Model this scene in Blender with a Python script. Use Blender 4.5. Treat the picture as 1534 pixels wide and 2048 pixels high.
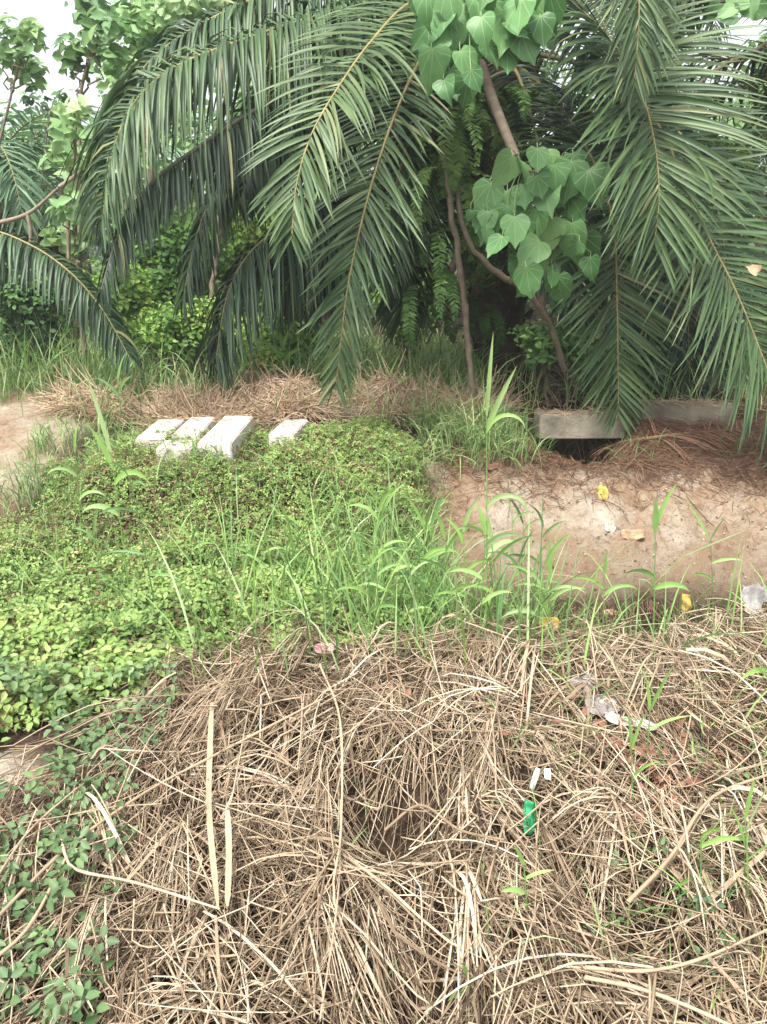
import bpy, math, random
import numpy as np
from mathutils import noise, Vector
for o in list(bpy.data.objects): bpy.data.objects.remove(o, do_unlink=True)
S = bpy.context.scene
COL = S.collection
R = math.radians
# ------------------------------------------------------------------ camera
PITCH = R(17.7); FPX = 1577.0; EYE = 1.6
cam_d = bpy.data.cameras.new('camera'); cam = bpy.data.objects.new('camera', cam_d); COL.objects.link(cam)
cam_d.sensor_fit = 'VERTICAL'; cam_d.sensor_height = 36.0; cam_d.lens = 36.0*FPX/2048
cam_d.clip_start = 0.05; cam_d.clip_end = 2000
cam.location = (0, 0, EYE); cam.rotation_euler = (R(90)-PITCH, 0, 0)
S.camera = cam
# ------------------------------------------------------------------ world: bright overcast
W = bpy.data.worlds.new('World'); S.world = W; W.use_nodes = True
nt = W.node_tree; nt.nodes.clear()
sky = nt.nodes.new('ShaderNodeTexSky'); sky.sky_type = 'NISHITA'; sky.sun_disc = False
SUN_EL, SUN_AZ = R(62), R(-150)
sky.sun_elevation = SUN_EL; sky.sun_rotation = SUN_AZ; sky.air_density = 1.0; sky.dust_density = 4.0
hs = nt.nodes.new('ShaderNodeHueSaturation'); hs.inputs['Saturation'].default_value = 0.22
bg = nt.nodes.new('ShaderNodeBackground'); bg.inputs[1].default_value = 0.15
wo = nt.nodes.new('ShaderNodeOutputWorld')
nt.links.new(sky.outputs[0], hs.inputs['Color']); nt.links.new(hs.outputs[0], bg.inputs[0]); nt.links.new(bg.outputs[0], wo.inputs[0])
sd = bpy.data.lights.new('sun', 'SUN'); sd.energy = 1.9; sd.angle = R(11); sd.color = (1, .965, .91)
sun = bpy.data.objects.new('sun', sd); COL.objects.link(sun)
sun.rotation_euler = (R(90)-SUN_EL, 0, R(180)-SUN_AZ)   # sun behind and above the camera
S.view_settings.view_transform = 'Standard'; S.view_settings.look = 'None'
S.view_settings.exposure = 1.40; S.view_settings.gamma = 1.0
S.render.engine = 'CYCLES'
S.cycles.max_bounces = 6; S.cycles.diffuse_bounces = 3; S.cycles.transmission_bounces = 3; S.cycles.transparent_max_bounces = 4
# ------------------------------------------------------------------ helpers
rng = np.random.default_rng(7); random.seed(7)
cp, sp = math.cos(PITCH), math.sin(PITCH)
def P(px, py, D):
    """point seen at photograph pixel (px,py) at a distance D along +Y"""
    a = (px-767)/FPX; b = (1024-py)/FPX
    d = np.array([a, cp+b*sp, -sp+b*cp]); t = D/d[1]
    return np.array([0, 0, EYE]) + d*t
def sst(a, b, x):
    t = np.clip((x-a)/(b-a), 0, 1); return t*t*(3-2*t)
def nz(x, y, s=1.0, o=0.0):
    """cheap smooth vector noise, -1..1"""
    x = np.asarray(x, float)*s+o; y = np.asarray(y, float)*s-o
    return (np.sin(x*1.7+1.3*np.sin(y*1.1+.7))+np.sin(y*2.1+1.7*np.sin(x*.9+2.1))+np.sin((x+y)*2.9+np.sin(x*2.3-y*1.9)*1.5)*.6)/2.6
def lerp(xs, ys, x): return np.interp(x, xs, ys)
def H(x, y):
    x = np.asarray(x, float); y = np.asarray(y, float)
    # right: near bank, ditch, cut bank, far ground
    zr = lerp([-5, .5, 1.3, 2.0, 2.6, 3.1, 3.55, 3.85, 4.35, 4.72, 4.80, 5.1, 5.7, 6.3, 6.7, 7.5, 10, 400],
              [-.3, -.42, -.42, -.34, -.20, -.14, -.16, -.42, -1.05, -1.12, -.66, -.50, -.20, .06, .17, .26, .3, .3], y)
    # left: vine covered earth crossing
    zl = lerp([-5, .5, 1.3, 2.0, 2.6, 3.1, 3.6, 4.3, 5.0, 5.8, 6.4, 7.2, 10, 400],
              [-.3, -.42, -.42, -.36, -.26, -.18, -.20, -.22, -.02, .12, .2, .26, .32, .32], y)
    zl = zl+.20*sst(4.55, 5.2, y)*(1-sst(5.35, 6.3, y))*sst(-2.25, -1.9, x)*(1-sst(-.75, -.35, x))
    e = .33+.09*nz(y, x*0, 2.2, 3)
    k = sst(e-.16, e+.10, x)
    z = zl*(1-k)+zr*k
    z += .16*np.exp(-((x+.25)**2/.16+(y-5.9)**2/.25))*(1-k)       # green hump in front of the palm
    z += .06*sst(-2.2, -2.8, x)*sst(5, 6.2, y)                   # sandy verge on the left
    z -= .20*np.exp(-((x-.02)**2/.06+(y-2.35)**2/.03))            # hollows in the straw
    z -= .24*np.exp(-((x-.08)**2/.03+(y-1.76)**2/.04))
    z -= .10*np.exp(-((x-.75)**2/.04+(y-1.95)**2/.03))
    z -= .50*np.exp(-(((x-1.70)/.33)**4+((y-6.78)/.27)**4))       # hollow under the stained beam
    z -= .13*np.exp(-(((x-1.68)/.26)**2+((y-6.42)/.22)**2))
    z -= .13*np.exp(-(((x+.93)/.10)**4+((y-5.55)/.35)**4))
    z += .05*np.exp(-((x+.35)**2/.2+(y-2.7)**2/.1))
    near = 1-sst(3.3, 3.8, y)
    z += near*(.045*nz(x, y, 4.5, 11)+.02*nz(x, y, 10, 3)-.03)
    z += k*sst(4.7, 5, y)*(1-sst(6.2, 6.6, y))*(.04*nz(x, y, 5, 4)+.022*nz(x, y, 13, 8)+.010*nz(x, y, 37, 1)+.006*nz(x, y, 71, 4))
    z += (1-k)*(1-near)*(1-sst(6, 6.6, y))*.045*nz(x, y, 4.2, 6)
    amp = .035*sst(0, 3, y)
    z += amp*nz(x, y, 2.3)+.014*nz(x, y, 8, 5)+.006*nz(x, y, 23, 9)
    return z
def G(px, py, lift=0.0):
    """where the ray of photo pixel (px,py) meets the ground"""
    Ds = np.linspace(.8, 30, 3000)
    pts = np.array([P(px, py, 1.0)-[0, 0, EYE]])*Ds[:, None]+[0, 0, EYE]
    hit = pts[:, 2] < H(pts[:, 0], pts[:, 1])+lift
    i = int(np.argmax(hit)) if hit.any() else len(Ds)-1
    return pts[i]
def proj(p):
    """world points -> photo pixels (to decide what grows where)"""
    p = np.asarray(p, float); q = p-[0, 0, EYE]
    f = q[..., 1]*cp-q[..., 2]*sp; u = q[..., 1]*sp+q[..., 2]*cp
    return 767+FPX*q[..., 0]/f, 1024-FPX*u/f
def nrm(v): return v/np.maximum(np.linalg.norm(v, axis=-1, keepdims=True), 1e-9)
class MB:
    """collects vertices and quads/tris, builds one mesh object"""
    def __init__(s): s.v = []; s.f = {}; s.n = 0; s.t = {}; s.uv = []; s.sm = True
    def add(s, verts, faces, tint=0.5, uv=None):
        verts = np.asarray(verts, float).reshape(-1, 3); faces = np.asarray(faces, int)
        k = faces.shape[1]
        s.f.setdefault(k, []).append(faces+s.n); s.v.append(verts)
        s.t.setdefault(k, []).append(np.broadcast_to(np.asarray(tint, float), (len(faces),)).copy())
        s.uv.append(np.zeros((len(verts), 2)) if uv is None else np.asarray(uv, float)); s.n += len(verts)
    def ribbons(s, c, w, side, tint, fold=0.0, nor=None):
        """c (N,K,3) centre lines, w (N,K) half widths, side (N,K,3)"""
        N, K, _ = c.shape
        if fold and nor is not None:
            v = np.stack([c-side*w[..., None]+nor*(fold*w)[..., None], c, c+side*w[..., None]+nor*(fold*w)[..., None]], 2); m = 3
        else:
            v = np.stack([c-side*w[..., None], c+side*w[..., None]], 2); m = 2
        idx = np.arange(N*K*m).reshape(N, K, m); fs = []
        for j in range(m-1):
            fs.append(np.stack([idx[:, :-1, j], idx[:, :-1, j+1], idx[:, 1:, j+1], idx[:, 1:, j]], -1))
        f = np.stack(fs, 2).reshape(-1, 4)
        tt = np.repeat(np.broadcast_to(np.asarray(tint, float), (N,)), (K-1)*(m-1))
        uu = np.broadcast_to(np.linspace(-1, 1, m)[None, None, :], (N, K, m)); vv = np.broadcast_to(np.linspace(0, 1, K)[None, :, None], (N, K, m))
        s.add(v.reshape(-1, 3), f, tt, np.stack([uu, vv], -1).reshape(-1, 2))
    def tubes(s, c, r, tint, sides=3):
        """c (N,K,3), r (N,K)"""
        N, K, _ = c.shape
        T = nrm(np.gradient(c, axis=1)); ref = np.array([.31, .23, .92]); ref = ref/np.linalg.norm(ref)
        A = np.cross(T, ref); bad = np.linalg.norm(A, axis=-1) < .15
        A[bad] = np.cross(T[bad], [1, 0, 0]); A = nrm(A); B = np.cross(T, A)
        an = np.arange(sides)*2*math.pi/sides
        v = c[:, :, None, :]+r[..., None, None]*(A[:, :, None, :]*np.cos(an)[:, None]+B[:, :, None, :]*np.sin(an)[:, None])
        idx = np.arange(N*K*sides).reshape(N, K, sides); nx = np.roll(idx, -1, 2)
        f = np.stack([idx[:, :-1], nx[:, :-1], nx[:, 1:], idx[:, 1:]], -1).reshape(-1, 4)
        s.add(v.reshape(-1, 3), f, np.repeat(np.broadcast_to(np.asarray(tint, float), (N,)), (K-1)*sides))
    def place(s, tv, tf, pos, M, sc, tint, tuv=None):
        """template verts tv (V,3), faces tf placed at pos (N,3) with rotation M (N,3,3), scale sc (N,)"""
        N = len(pos); V = len(tv)
        v = np.einsum('nij,vj->nvi', M, tv)*np.asarray(sc)[:, None, None]+pos[:, None, :]
        f = (np.asarray(tf)[None]+(np.arange(N)*V)[:, None, None]).reshape(-1, len(tf[0]))
        s.add(v.reshape(-1, 3), f, np.repeat(tint, len(tf)), None if tuv is None else np.tile(tuv, (N, 1)))
    def build(s, name, m, parent=None, smooth=True):
        me = bpy.data.meshes.new(name); v = np.concatenate(s.v)
        ks = sorted(s.f); loops = []; sizes = []; tint = []
        for k in ks:
            fk = np.concatenate(s.f[k]); loops.append(fk.ravel()); sizes.append(np.full(len(fk), k)); tint.append(np.concatenate(s.t[k]))
        loops = np.concatenate(loops).astype(np.int32); sizes = np.concatenate(sizes); tint = np.concatenate(tint)
        me.vertices.add(len(v)); me.vertices.foreach_set('co', v.astype(np.float32).ravel())
        me.loops.add(len(loops)); me.loops.foreach_set('vertex_index', loops)
        me.polygons.add(len(sizes)); me.polygons.foreach_set('loop_start', (np.cumsum(sizes)-sizes).astype(np.int32))
        me.polygons.foreach_set('loop_total', sizes.astype(np.int32))
        me.update(calc_edges=True)
        a = me.attributes.new('tint', 'FLOAT', 'FACE'); a.data.foreach_set('value', tint.astype(np.float32))
        uvl = me.uv_layers.new(name='UVMap'); uvs = np.concatenate(s.uv)[loops]; uvl.data.foreach_set('uv', uvs.astype(np.float32).ravel())
        if smooth: me.polygons.foreach_set('use_smooth', np.ones(len(sizes), bool))
        me.materials.append(m)
        o = bpy.data.objects.new(name, me); COL.objects.link(o)
        if parent is not None:
            o.parent = parent; w = parent.matrix_basis.copy(); q = parent.parent
            while q is not None: w = q.matrix_basis @ w; q = q.parent
            me.transform(w.inverted())
        return o
def empty(name, loc):
    o = bpy.data.objects.new(name, None); COL.objects.link(o); o.location = tuple(float(c) for c in loc); o.empty_display_size = .1
    return o
def tag(o, label=None, cat=None, group=None, kind=None):
    if label: o['label'] = label
    if cat: o['category'] = cat
    if group: o['group'] = group
    if kind: o['kind'] = kind
    return o
def spline(ctrl, n):
    """Catmull-Rom through ctrl (M,3), n samples evenly along its length"""
    c = np.asarray(ctrl, float); c = np.vstack([2*c[0]-c[1], c, 2*c[-1]-c[-2]]); out = []
    for i in range(1, len(c)-2):
        t = np.linspace(0, 1, 30, endpoint=False)[:, None]
        out.append(.5*((2*c[i])+(-c[i-1]+c[i+1])*t+(2*c[i-1]-5*c[i]+4*c[i+1]-c[i+2])*t*t+(-c[i-1]+3*c[i]-3*c[i+1]+c[i+2])*t**3))
    out.append(c[-2][None]); o = np.vstack(out)
    d = np.concatenate([[0], np.cumsum(np.linalg.norm(np.diff(o, axis=0), axis=1))])
    u = np.linspace(0, d[-1], n)
    return np.stack([np.interp(u, d, o[:, k]) for k in range(3)], 1)
def frames(nor, yaw):
    """rotation matrices: local z -> nor, local y -> heading yaw"""
    n = nrm(nor); h = np.stack([np.cos(yaw), np.sin(yaw), np.zeros_like(yaw)], -1)
    y = nrm(h-n*(h*n).sum(-1, keepdims=True)); x = np.cross(y, n)
    return np.stack([x, y, n], -1)
# ------------------------------------------------------------------ materials
def mat(name, cols, rough=.6, transl=0.0, noise_s=None, noise_amt=.25, spec=.3, bump=0.0, bump_s=40, veins=False):
    """colour from the per-leaf 'tint' attribute through a ramp, with mottling"""
    m = bpy.data.materials.new(name); m.use_nodes = True; t = m.node_tree; t.nodes.clear(); N = t.nodes.new; L = t.links.new
    at = N('ShaderNodeAttribute'); at.attribute_name = 'tint'
    rp = N('ShaderNodeValToRGB'); el = rp.color_ramp.elements
    el[0].position = 0; el[0].color = (*cols[0], 1); el[1].position = 1; el[1].color = (*cols[-1], 1)
    for i, c in enumerate(cols[1:-1]): e = el.new((i+1)/(len(cols)-1)); e.color = (*c, 1)
    L(at.outputs['Fac'], rp.inputs[0]); col = rp.outputs[0]
    if noise_s:
        tc = N('ShaderNodeTexCoord'); no = N('ShaderNodeTexNoise'); no.inputs['Scale'].default_value = noise_s; no.inputs['Detail'].default_value = 4
        L(tc.outputs['Object'], no.inputs['Vector'])
        mr = N('ShaderNodeMapRange'); mr.inputs[1].default_value = .3; mr.inputs[2].default_value = .7; mr.inputs[3].default_value = 1-noise_amt; mr.inputs[4].default_value = 1+noise_amt
        L(no.outputs['Fac'], mr.inputs[0])
        mx = N('ShaderNodeVectorMath'); mx.operation = 'SCALE'; L(col, mx.inputs[0]); L(mr.outputs[0], mx.inputs['Scale']); col = mx.outputs[0]
    if veins:
        uv = N('ShaderNodeUVMap'); sx = N('ShaderNodeSeparateXYZ'); L(uv.outputs[0], sx.inputs[0])
        def ma(op, a, b_=None):
            q = N('ShaderNodeMath'); q.operation = op
            for k_, v_ in enumerate((a, b_)):
                if v_ is None: continue
                if isinstance(v_, (int, float)): q.inputs[k_].default_value = v_
                else: L(v_, q.inputs[k_])
            return q.outputs[0]
        U, V = sx.outputs[0], sx.outputs[1]
        an = ma('ARCTAN2', U, V); fr = ma('ABSOLUTE', ma('SUBTRACT', ma('FRACT', ma('ADD', ma('DIVIDE', an, .55), .5)), .5))
        rr = ma('SQRT', ma('ADD', ma('MULTIPLY', U, U), ma('MULTIPLY', V, V)))
        main = ma('LESS_THAN', ma('MULTIPLY', fr, ma('MULTIPLY', rr, .55)), .011)
        side = ma('MULTIPLY', ma('LESS_THAN', ma('FRACT', ma('MULTIPLY', ma('SUBTRACT', rr, ma('MULTIPLY', fr, .5)), 9.0)), .10), .35)
        mm_ = ma('MAXIMUM', main, side)
        sc = N('ShaderNodeMath'); sc.operation = 'MULTIPLY'; sc.inputs[1].default_value = .45; L(mm_, sc.inputs[0])
        mc = N('ShaderNodeMix'); mc.data_type = 'RGBA'; mc.inputs[7].default_value = (.42, .55, .26, 1); L(sc.outputs[0], mc.inputs[0]); L(col, mc.inputs[6]); col = mc.outputs[2]
    b = N('ShaderNodeBsdfPrincipled'); b.inputs['Roughness'].default_value = rough; b.inputs['Specular IOR Level'].default_value = spec
    L(col, b.inputs['Base Color']); sh = b.outputs[0]
    if bump:
        tc = N('ShaderNodeTexCoord'); n2 = N('ShaderNodeTexNoise'); n2.inputs['Scale'].default_value = bump_s; n2.inputs['Detail'].default_value = 6
        L(tc.outputs['Object'], n2.inputs['Vector']); bp = N('ShaderNodeBump'); bp.inputs['Strength'].default_value = bump; bp.inputs['Distance'].default_value = .02
        L(n2.outputs['Fac'], bp.inputs['Height']); L(bp.outputs[0], b.inputs['Normal'])
    if transl:
        tr = N('ShaderNodeBsdfTranslucent'); L(col, tr.inputs[0]); ms = N('ShaderNodeMixShader'); ms.inputs[0].default_value = transl
        L(sh, ms.inputs[1]); L(tr.outputs[0], ms.inputs[2]); sh = ms.outputs[0]
    out = N('ShaderNodeOutputMaterial'); L(sh, out.inputs[0]); return m
M = {}
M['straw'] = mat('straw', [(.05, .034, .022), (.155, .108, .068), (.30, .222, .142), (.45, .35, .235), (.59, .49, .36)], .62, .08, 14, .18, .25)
M['heap'] = mat('heap_straw', [(.16, .10, .065), (.38, .26, .17), (.54, .40, .27), (.66, .53, .36)], .7, .08, 6, .15)
M['litter'] = mat('brown_litter', [(.06, .035, .022), (.15, .085, .05), (.27, .16, .095), (.34, .22, .14)], .8, .05, 10, .2)
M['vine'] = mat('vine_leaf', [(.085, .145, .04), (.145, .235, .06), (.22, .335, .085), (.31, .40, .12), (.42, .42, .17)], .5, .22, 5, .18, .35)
M['vine2'] = mat('creeper_leaf', [(.07, .13, .05), (.13, .21, .08), (.22, .30, .11), (.34, .40, .15)], .5, .2, 5, .18, .4)
M['rust'] = mat('rust_leaf', [(.12, .045, .03), (.21, .09, .055), (.28, .15, .10)], .7, .1, 20, .2)
M['palm'] = mat('palm_leaflet', [(.018, .042, .018), (.034, .074, .030), (.066, .122, .043), (.105, .162, .06), (.24, .25, .11)], .44, .16, 3, .25, .42)
M['palm_far'] = mat('far_palm_leaflet', [(.08, .17, .09), (.15, .26, .14), (.24, .36, .20)], .5, .2, 3, .15, .4)  # paler copy of the palm green, distance haze and glare painted in
M['rachis'] = mat('rachis', [(.17, .15, .055), (.27, .22, .09), (.33, .25, .11)], .5, 0, 12, .2)
M['rachis_dk'] = mat('grey_rachis', [(.085, .08, .065), (.14, .13, .10)], .5, 0, 9, .2)
M['bark'] = mat('bark', [(.045, .032, .024), (.10, .07, .05), (.17, .125, .095)], .85, 0, 9, .35, .2, .5, 30)
M['stem'] = mat('woody_stem', [(.10, .075, .055), (.19, .15, .11), (.30, .24, .18)], .7, 0, 14, .25, .2, .3, 60)
M['grass'] = mat('grass_blade', [(.08, .16, .05), (.15, .26, .08), (.24, .37, .12), (.42, .47, .22)], .5, .28, 8, .12, .35)
M['reed'] = mat('reed_leaf', [(.10, .21, .08), (.17, .32, .10), (.27, .45, .11), (.40, .52, .26)], .45, .3, 10, .12, .4)
M['big'] = mat('broad_leaf', [(.05, .15, .045), (.095, .23, .075), (.165, .34, .12), (.26, .44, .16)], .48, .25, 12, .12, .4, veins=True)
M['tree'] = mat('tree_leaf', [(.08, .17, .06), (.14, .27, .09), (.22, .37, .13), (.33, .46, .19)], .5, .28, 2, .15, .35)
M['treeh'] = mat('light_tree_leaf', [(.19, .34, .13), (.31, .48, .20), (.44, .57, .29)], .5, .38, 2, .15, .3)  # light yellow-green leaves, with haze painted into the colour
M['bush'] = mat('bush_leaf', [(.06, .14, .03), (.13, .27, .05), (.26, .43, .08), (.44, .56, .14)], .5, .28, 2, .2, .3)
M['fern'] = mat('fern_leaf', [(.04, .10, .03), (.10, .21, .05), (.22, .36, .10)], .55, .2, 6, .15, .3)
M['yellow'] = mat('yellow_leaf', [(.55, .33, .05), (.62, .45, .10), (.50, .26, .10)], .6, .15, 20, .25)
M['red'] = mat('red_leaf', [(.11, .05, .035), (.20, .10, .065), (.30, .19, .12)], .7, .1, 20, .2)
M['crumb'] = mat('soil_crumb', [(.20, .14, .09), (.36, .27, .19), (.48, .39, .31)], .95, 0, 30, .2, .1)
def soilmat():
    m = bpy.data.materials.new('soil'); m.use_nodes = True; t = m.node_tree; t.nodes.clear(); N = t.nodes.new; L = t.links.new
    at = N('ShaderNodeAttribute'); at.attribute_name = 'zone'
    geo = N('ShaderNodeNewGeometry')
    def nse(s, d, rough=.6):
        n = N('ShaderNodeTexNoise'); n.inputs['Scale'].default_value = s; n.inputs['Detail'].default_value = d; n.inputs['Roughness'].default_value = rough; L(geo.outputs['Position'], n.inputs['Vector']); return n
    n1 = nse(2.6, 8, .66); n2 = nse(24, 7, .7); n3 = nse(90, 4, .7)
    def ramp(src, stops):
        r = N('ShaderNodeValToRGB'); e = r.color_ramp.elements
        e[0].position, e[0].color = stops[0][0], (*stops[0][1], 1); e[1].position, e[1].color = stops[-1][0], (*stops[-1][1], 1)
        for p, c in stops[1:-1]: x = e.new(p); x.color = (*c, 1)
        L(src, r.inputs[0]); return r.outputs[0]
    def mixc(f, a, b, mode='MIX', fac=None):
        x = N('ShaderNodeMix'); x.data_type = 'RGBA'; x.blend_type = mode
        if fac is None: L(f, x.inputs[0])
        else: x.inputs[0].default_value = fac
        L(a, x.inputs[6]); L(b, x.inputs[7]); return x.outputs[2]
    clay = ramp(n1.outputs['Fac'], [(.30, (.20, .125, .075)), (.42, (.30, .21, .14)), (.54, (.34, .28, .21)), (.70, (.44, .385, .315))])
    spk = ramp(n2.outputs['Fac'], [(.33, (.50, .46, .42)), (.46, (.93, .92, .9)), (.7, (1.12, 1.1, 1.06))])
    clay = mixc(None, clay, spk, 'MULTIPLY', .9)
    sx = N('ShaderNodeSeparateXYZ'); L(geo.outputs['Position'], sx.inputs[0])
    hz = N('ShaderNodeMath'); hz.operation = 'MULTIPLY_ADD'; hz.inputs[1].default_value = .55; L(n1.outputs['Fac'], hz.inputs[0]); L(sx.outputs[2], hz.inputs[2])
    mr = N('ShaderNodeMapRange'); mr.inputs[1].default_value = -.28; mr.inputs[2].default_value = .10; mr.inputs[3].default_value = .75; mr.inputs[4].default_value = 0; L(hz.outputs[0], mr.inputs[0])
    damp = N('ShaderNodeRGB'); damp.outputs[0].default_value = (.19, .135, .09, 1)
    clay = mixc(mr.outputs[0], clay, damp.outputs[0])
    humus = ramp(n2.outputs['Fac'], [(.3, (.025, .017, .011)), (.5, (.055, .038, .025)), (.7, (.11, .078, .052))])
    col = mixc(at.outputs['Fac'], humus, clay)
    b = N('ShaderNodeBsdfPrincipled'); b.inputs['Roughness'].default_value = .95; b.inputs['Specular IOR Level'].default_value = .1; L(col, b.inputs['Base Color'])
    ad = N('ShaderNodeMath'); ad.operation = 'MULTIPLY_ADD'; ad.inputs[1].default_value = .35; L(n3.outputs['Fac'], ad.inputs[0]); L(n2.outputs['Fac'], ad.inputs[2])
    bp = N('ShaderNodeBump'); bp.inputs['Strength'].default_value = .9; bp.inputs['Distance'].default_value = .03; L(ad.outputs[0], bp.inputs['Height']); L(bp.outputs[0], b.inputs['Normal'])
    o = N('ShaderNodeOutputMaterial'); L(b.outputs[0], o.inputs[0]); return m
M['soil'] = soilmat()
M['concrete'] = mat('concrete', [(.50, .46, .41), (.57, .52, .48), (.62, .575, .53)], .9, 0, 5, .2, .1, .35, 60)
M['stain'] = mat('stained_concrete', [(.11, .095, .06), (.22, .19, .14), (.32, .29, .225)], .9, 0, 5, .42, .15, .4, 50)
# ------------------------------------------------------------------ ground
def build_ground():
    xs = np.unique(np.concatenate([np.linspace(-3.6, 3.6, 250), np.linspace(-14, 14, 90), np.linspace(-300, 300, 31)]))
    ys = np.unique(np.concatenate([np.linspace(.2, 7.4, 330), np.linspace(7.4, 30, 100), np.linspace(30, 500, 20), np.linspace(-60, .2, 12)]))
    X, Y = np.meshgrid(xs, ys); Z = H(X, Y)
    Z += .012*nz(X, Y, 31, 2)*(Y > 4)*(Y < 7)
    b = MB(); v = np.stack([X, Y, Z], -1).reshape(-1, 3); ny, nx = X.shape; I = np.arange(nx*ny).reshape(ny, nx)
    f = np.stack([I[:-1, :-1], I[:-1, 1:], I[1:, 1:], I[1:, :-1]], -1).reshape(-1, 4); b.add(v, f)
    o = b.build('ground', M['soil'])
    x, y = v[:, 0], v[:, 1]; n = .25*nz(x, y, 3.1, 1)
    z = sst(.1, .5, x)*sst(4.85, 5.15, y+.12*n)*(1-sst(6.0, 6.5, y+n))      # bare cut bank
    z = np.maximum(z, sst(-2.35, -2.6, x+.35*n)*sst(4.9, 5.3, y)*(1-sst(8.0, 10, y)))  # sandy verge
    z = np.maximum(z, sst(-1.08, -1.2, x+.10*n)*(1-sst(2.62, 2.75, y))*sst(2.1, 2.3, y))      # bare patch near left
    a = o.data.attributes.new('zone', 'FLOAT', 'POINT'); a.data.foreach_set('value', z.astype(np.float32))
    tag(o, kind='structure')
build_ground()
# ------------------------------------------------------------------ concrete piles
def beam(name, x0, x1, y0, y1, ztop, h, rz, label, m, chip=0.0, tilt=0.0, seed=1):
    import bmesh
    bm = bmesh.new(); bmesh.ops.create_cube(bm, size=1)
    bmesh.ops.scale(bm, vec=(x1-x0, y1-y0, h), verts=bm.verts)
    bmesh.ops.bevel(bm, geom=bm.edges[:], offset=.008, segments=2, affect='EDGES')
    bmesh.ops.subdivide_edges(bm, edges=[e for e in bm.edges if e.calc_length() > .15], cuts=7, use_grid_fill=True)
    for v in bm.verts:
        n = noise.noise_vector(v.co*9+Vector((seed*3, 0, 0)))*.0025+noise.noise_vector(v.co*30)*.0012; v.co += n
    me = bpy.data.meshes.new(name); bm.to_mesh(me); bm.free(); me.materials.append(m)
    a = me.attributes.new('tint', 'FLOAT', 'FACE'); a.data.foreach_set('value', np.full(len(me.polygons), .2+.6*((seed*37) % 10)/10, np.float32))
    o = bpy.data.objects.new(name, me); COL.objects.link(o); o.location = ((x0+x1)/2, (y0+y1)/2, ztop-h/2); o.rotation_euler = (tilt, 0, rz)
    tag(o, label, 'concrete pile', 'concrete piles lying on the far bank'); return o
beam('concrete_pile', -1.81, -1.60, 5.60, 6.30, .375, .24, R(2), 'leftmost pale concrete pile end, partly under vines and dry straw', M['concrete'], seed=1)
beam('concrete_pile', -1.545, -1.345, 5.62, 6.28, .40, .25, R(1.5), 'pale concrete pile second from left, raised behind a shorter block', M['concrete'], seed=2)
beam('concrete_pile', -1.58, -1.335, 5.34, 5.60, .36, .22, R(-1), 'short pale concrete block in front of the second pile from left', M['concrete'], seed=3)
beam('concrete_pile', -1.285, -1.05, 5.32, 6.30, .405, .27, R(0), 'widest pale concrete pile with its grey right side showing', M['concrete'], seed=4)
beam('concrete_pile', -.82, -.63, 5.70, 6.25, .385, .24, R(-6), 'small pale concrete pile half covered by green vines and straw', M['concrete'], seed=5)
beam('concrete_pile', -.55, .0, 6.8, 7.1, .36, .15, R(2), 'thin grey concrete edge behind the green vine hump', M['stain'], seed=6)
beam('concrete_pile', 1.33, 2.08, 6.66, 6.9, .335, .20, R(3), 'stained concrete beam bridging the dark hollow under the palm', M['stain'], seed=7)
beam('concrete_pile', 2.28, 3.1, 6.85, 7.1, .385, .20, R(-2), 'stained concrete beam under the palm frond at right', M['stain'], seed=8)
beam('concrete_pile', .5, 1.1, 6.9, 7.1, .37, .05, R(1), 'mossy thin concrete slab edge behind the tall grass shoot', M['stain'], seed=9)
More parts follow.
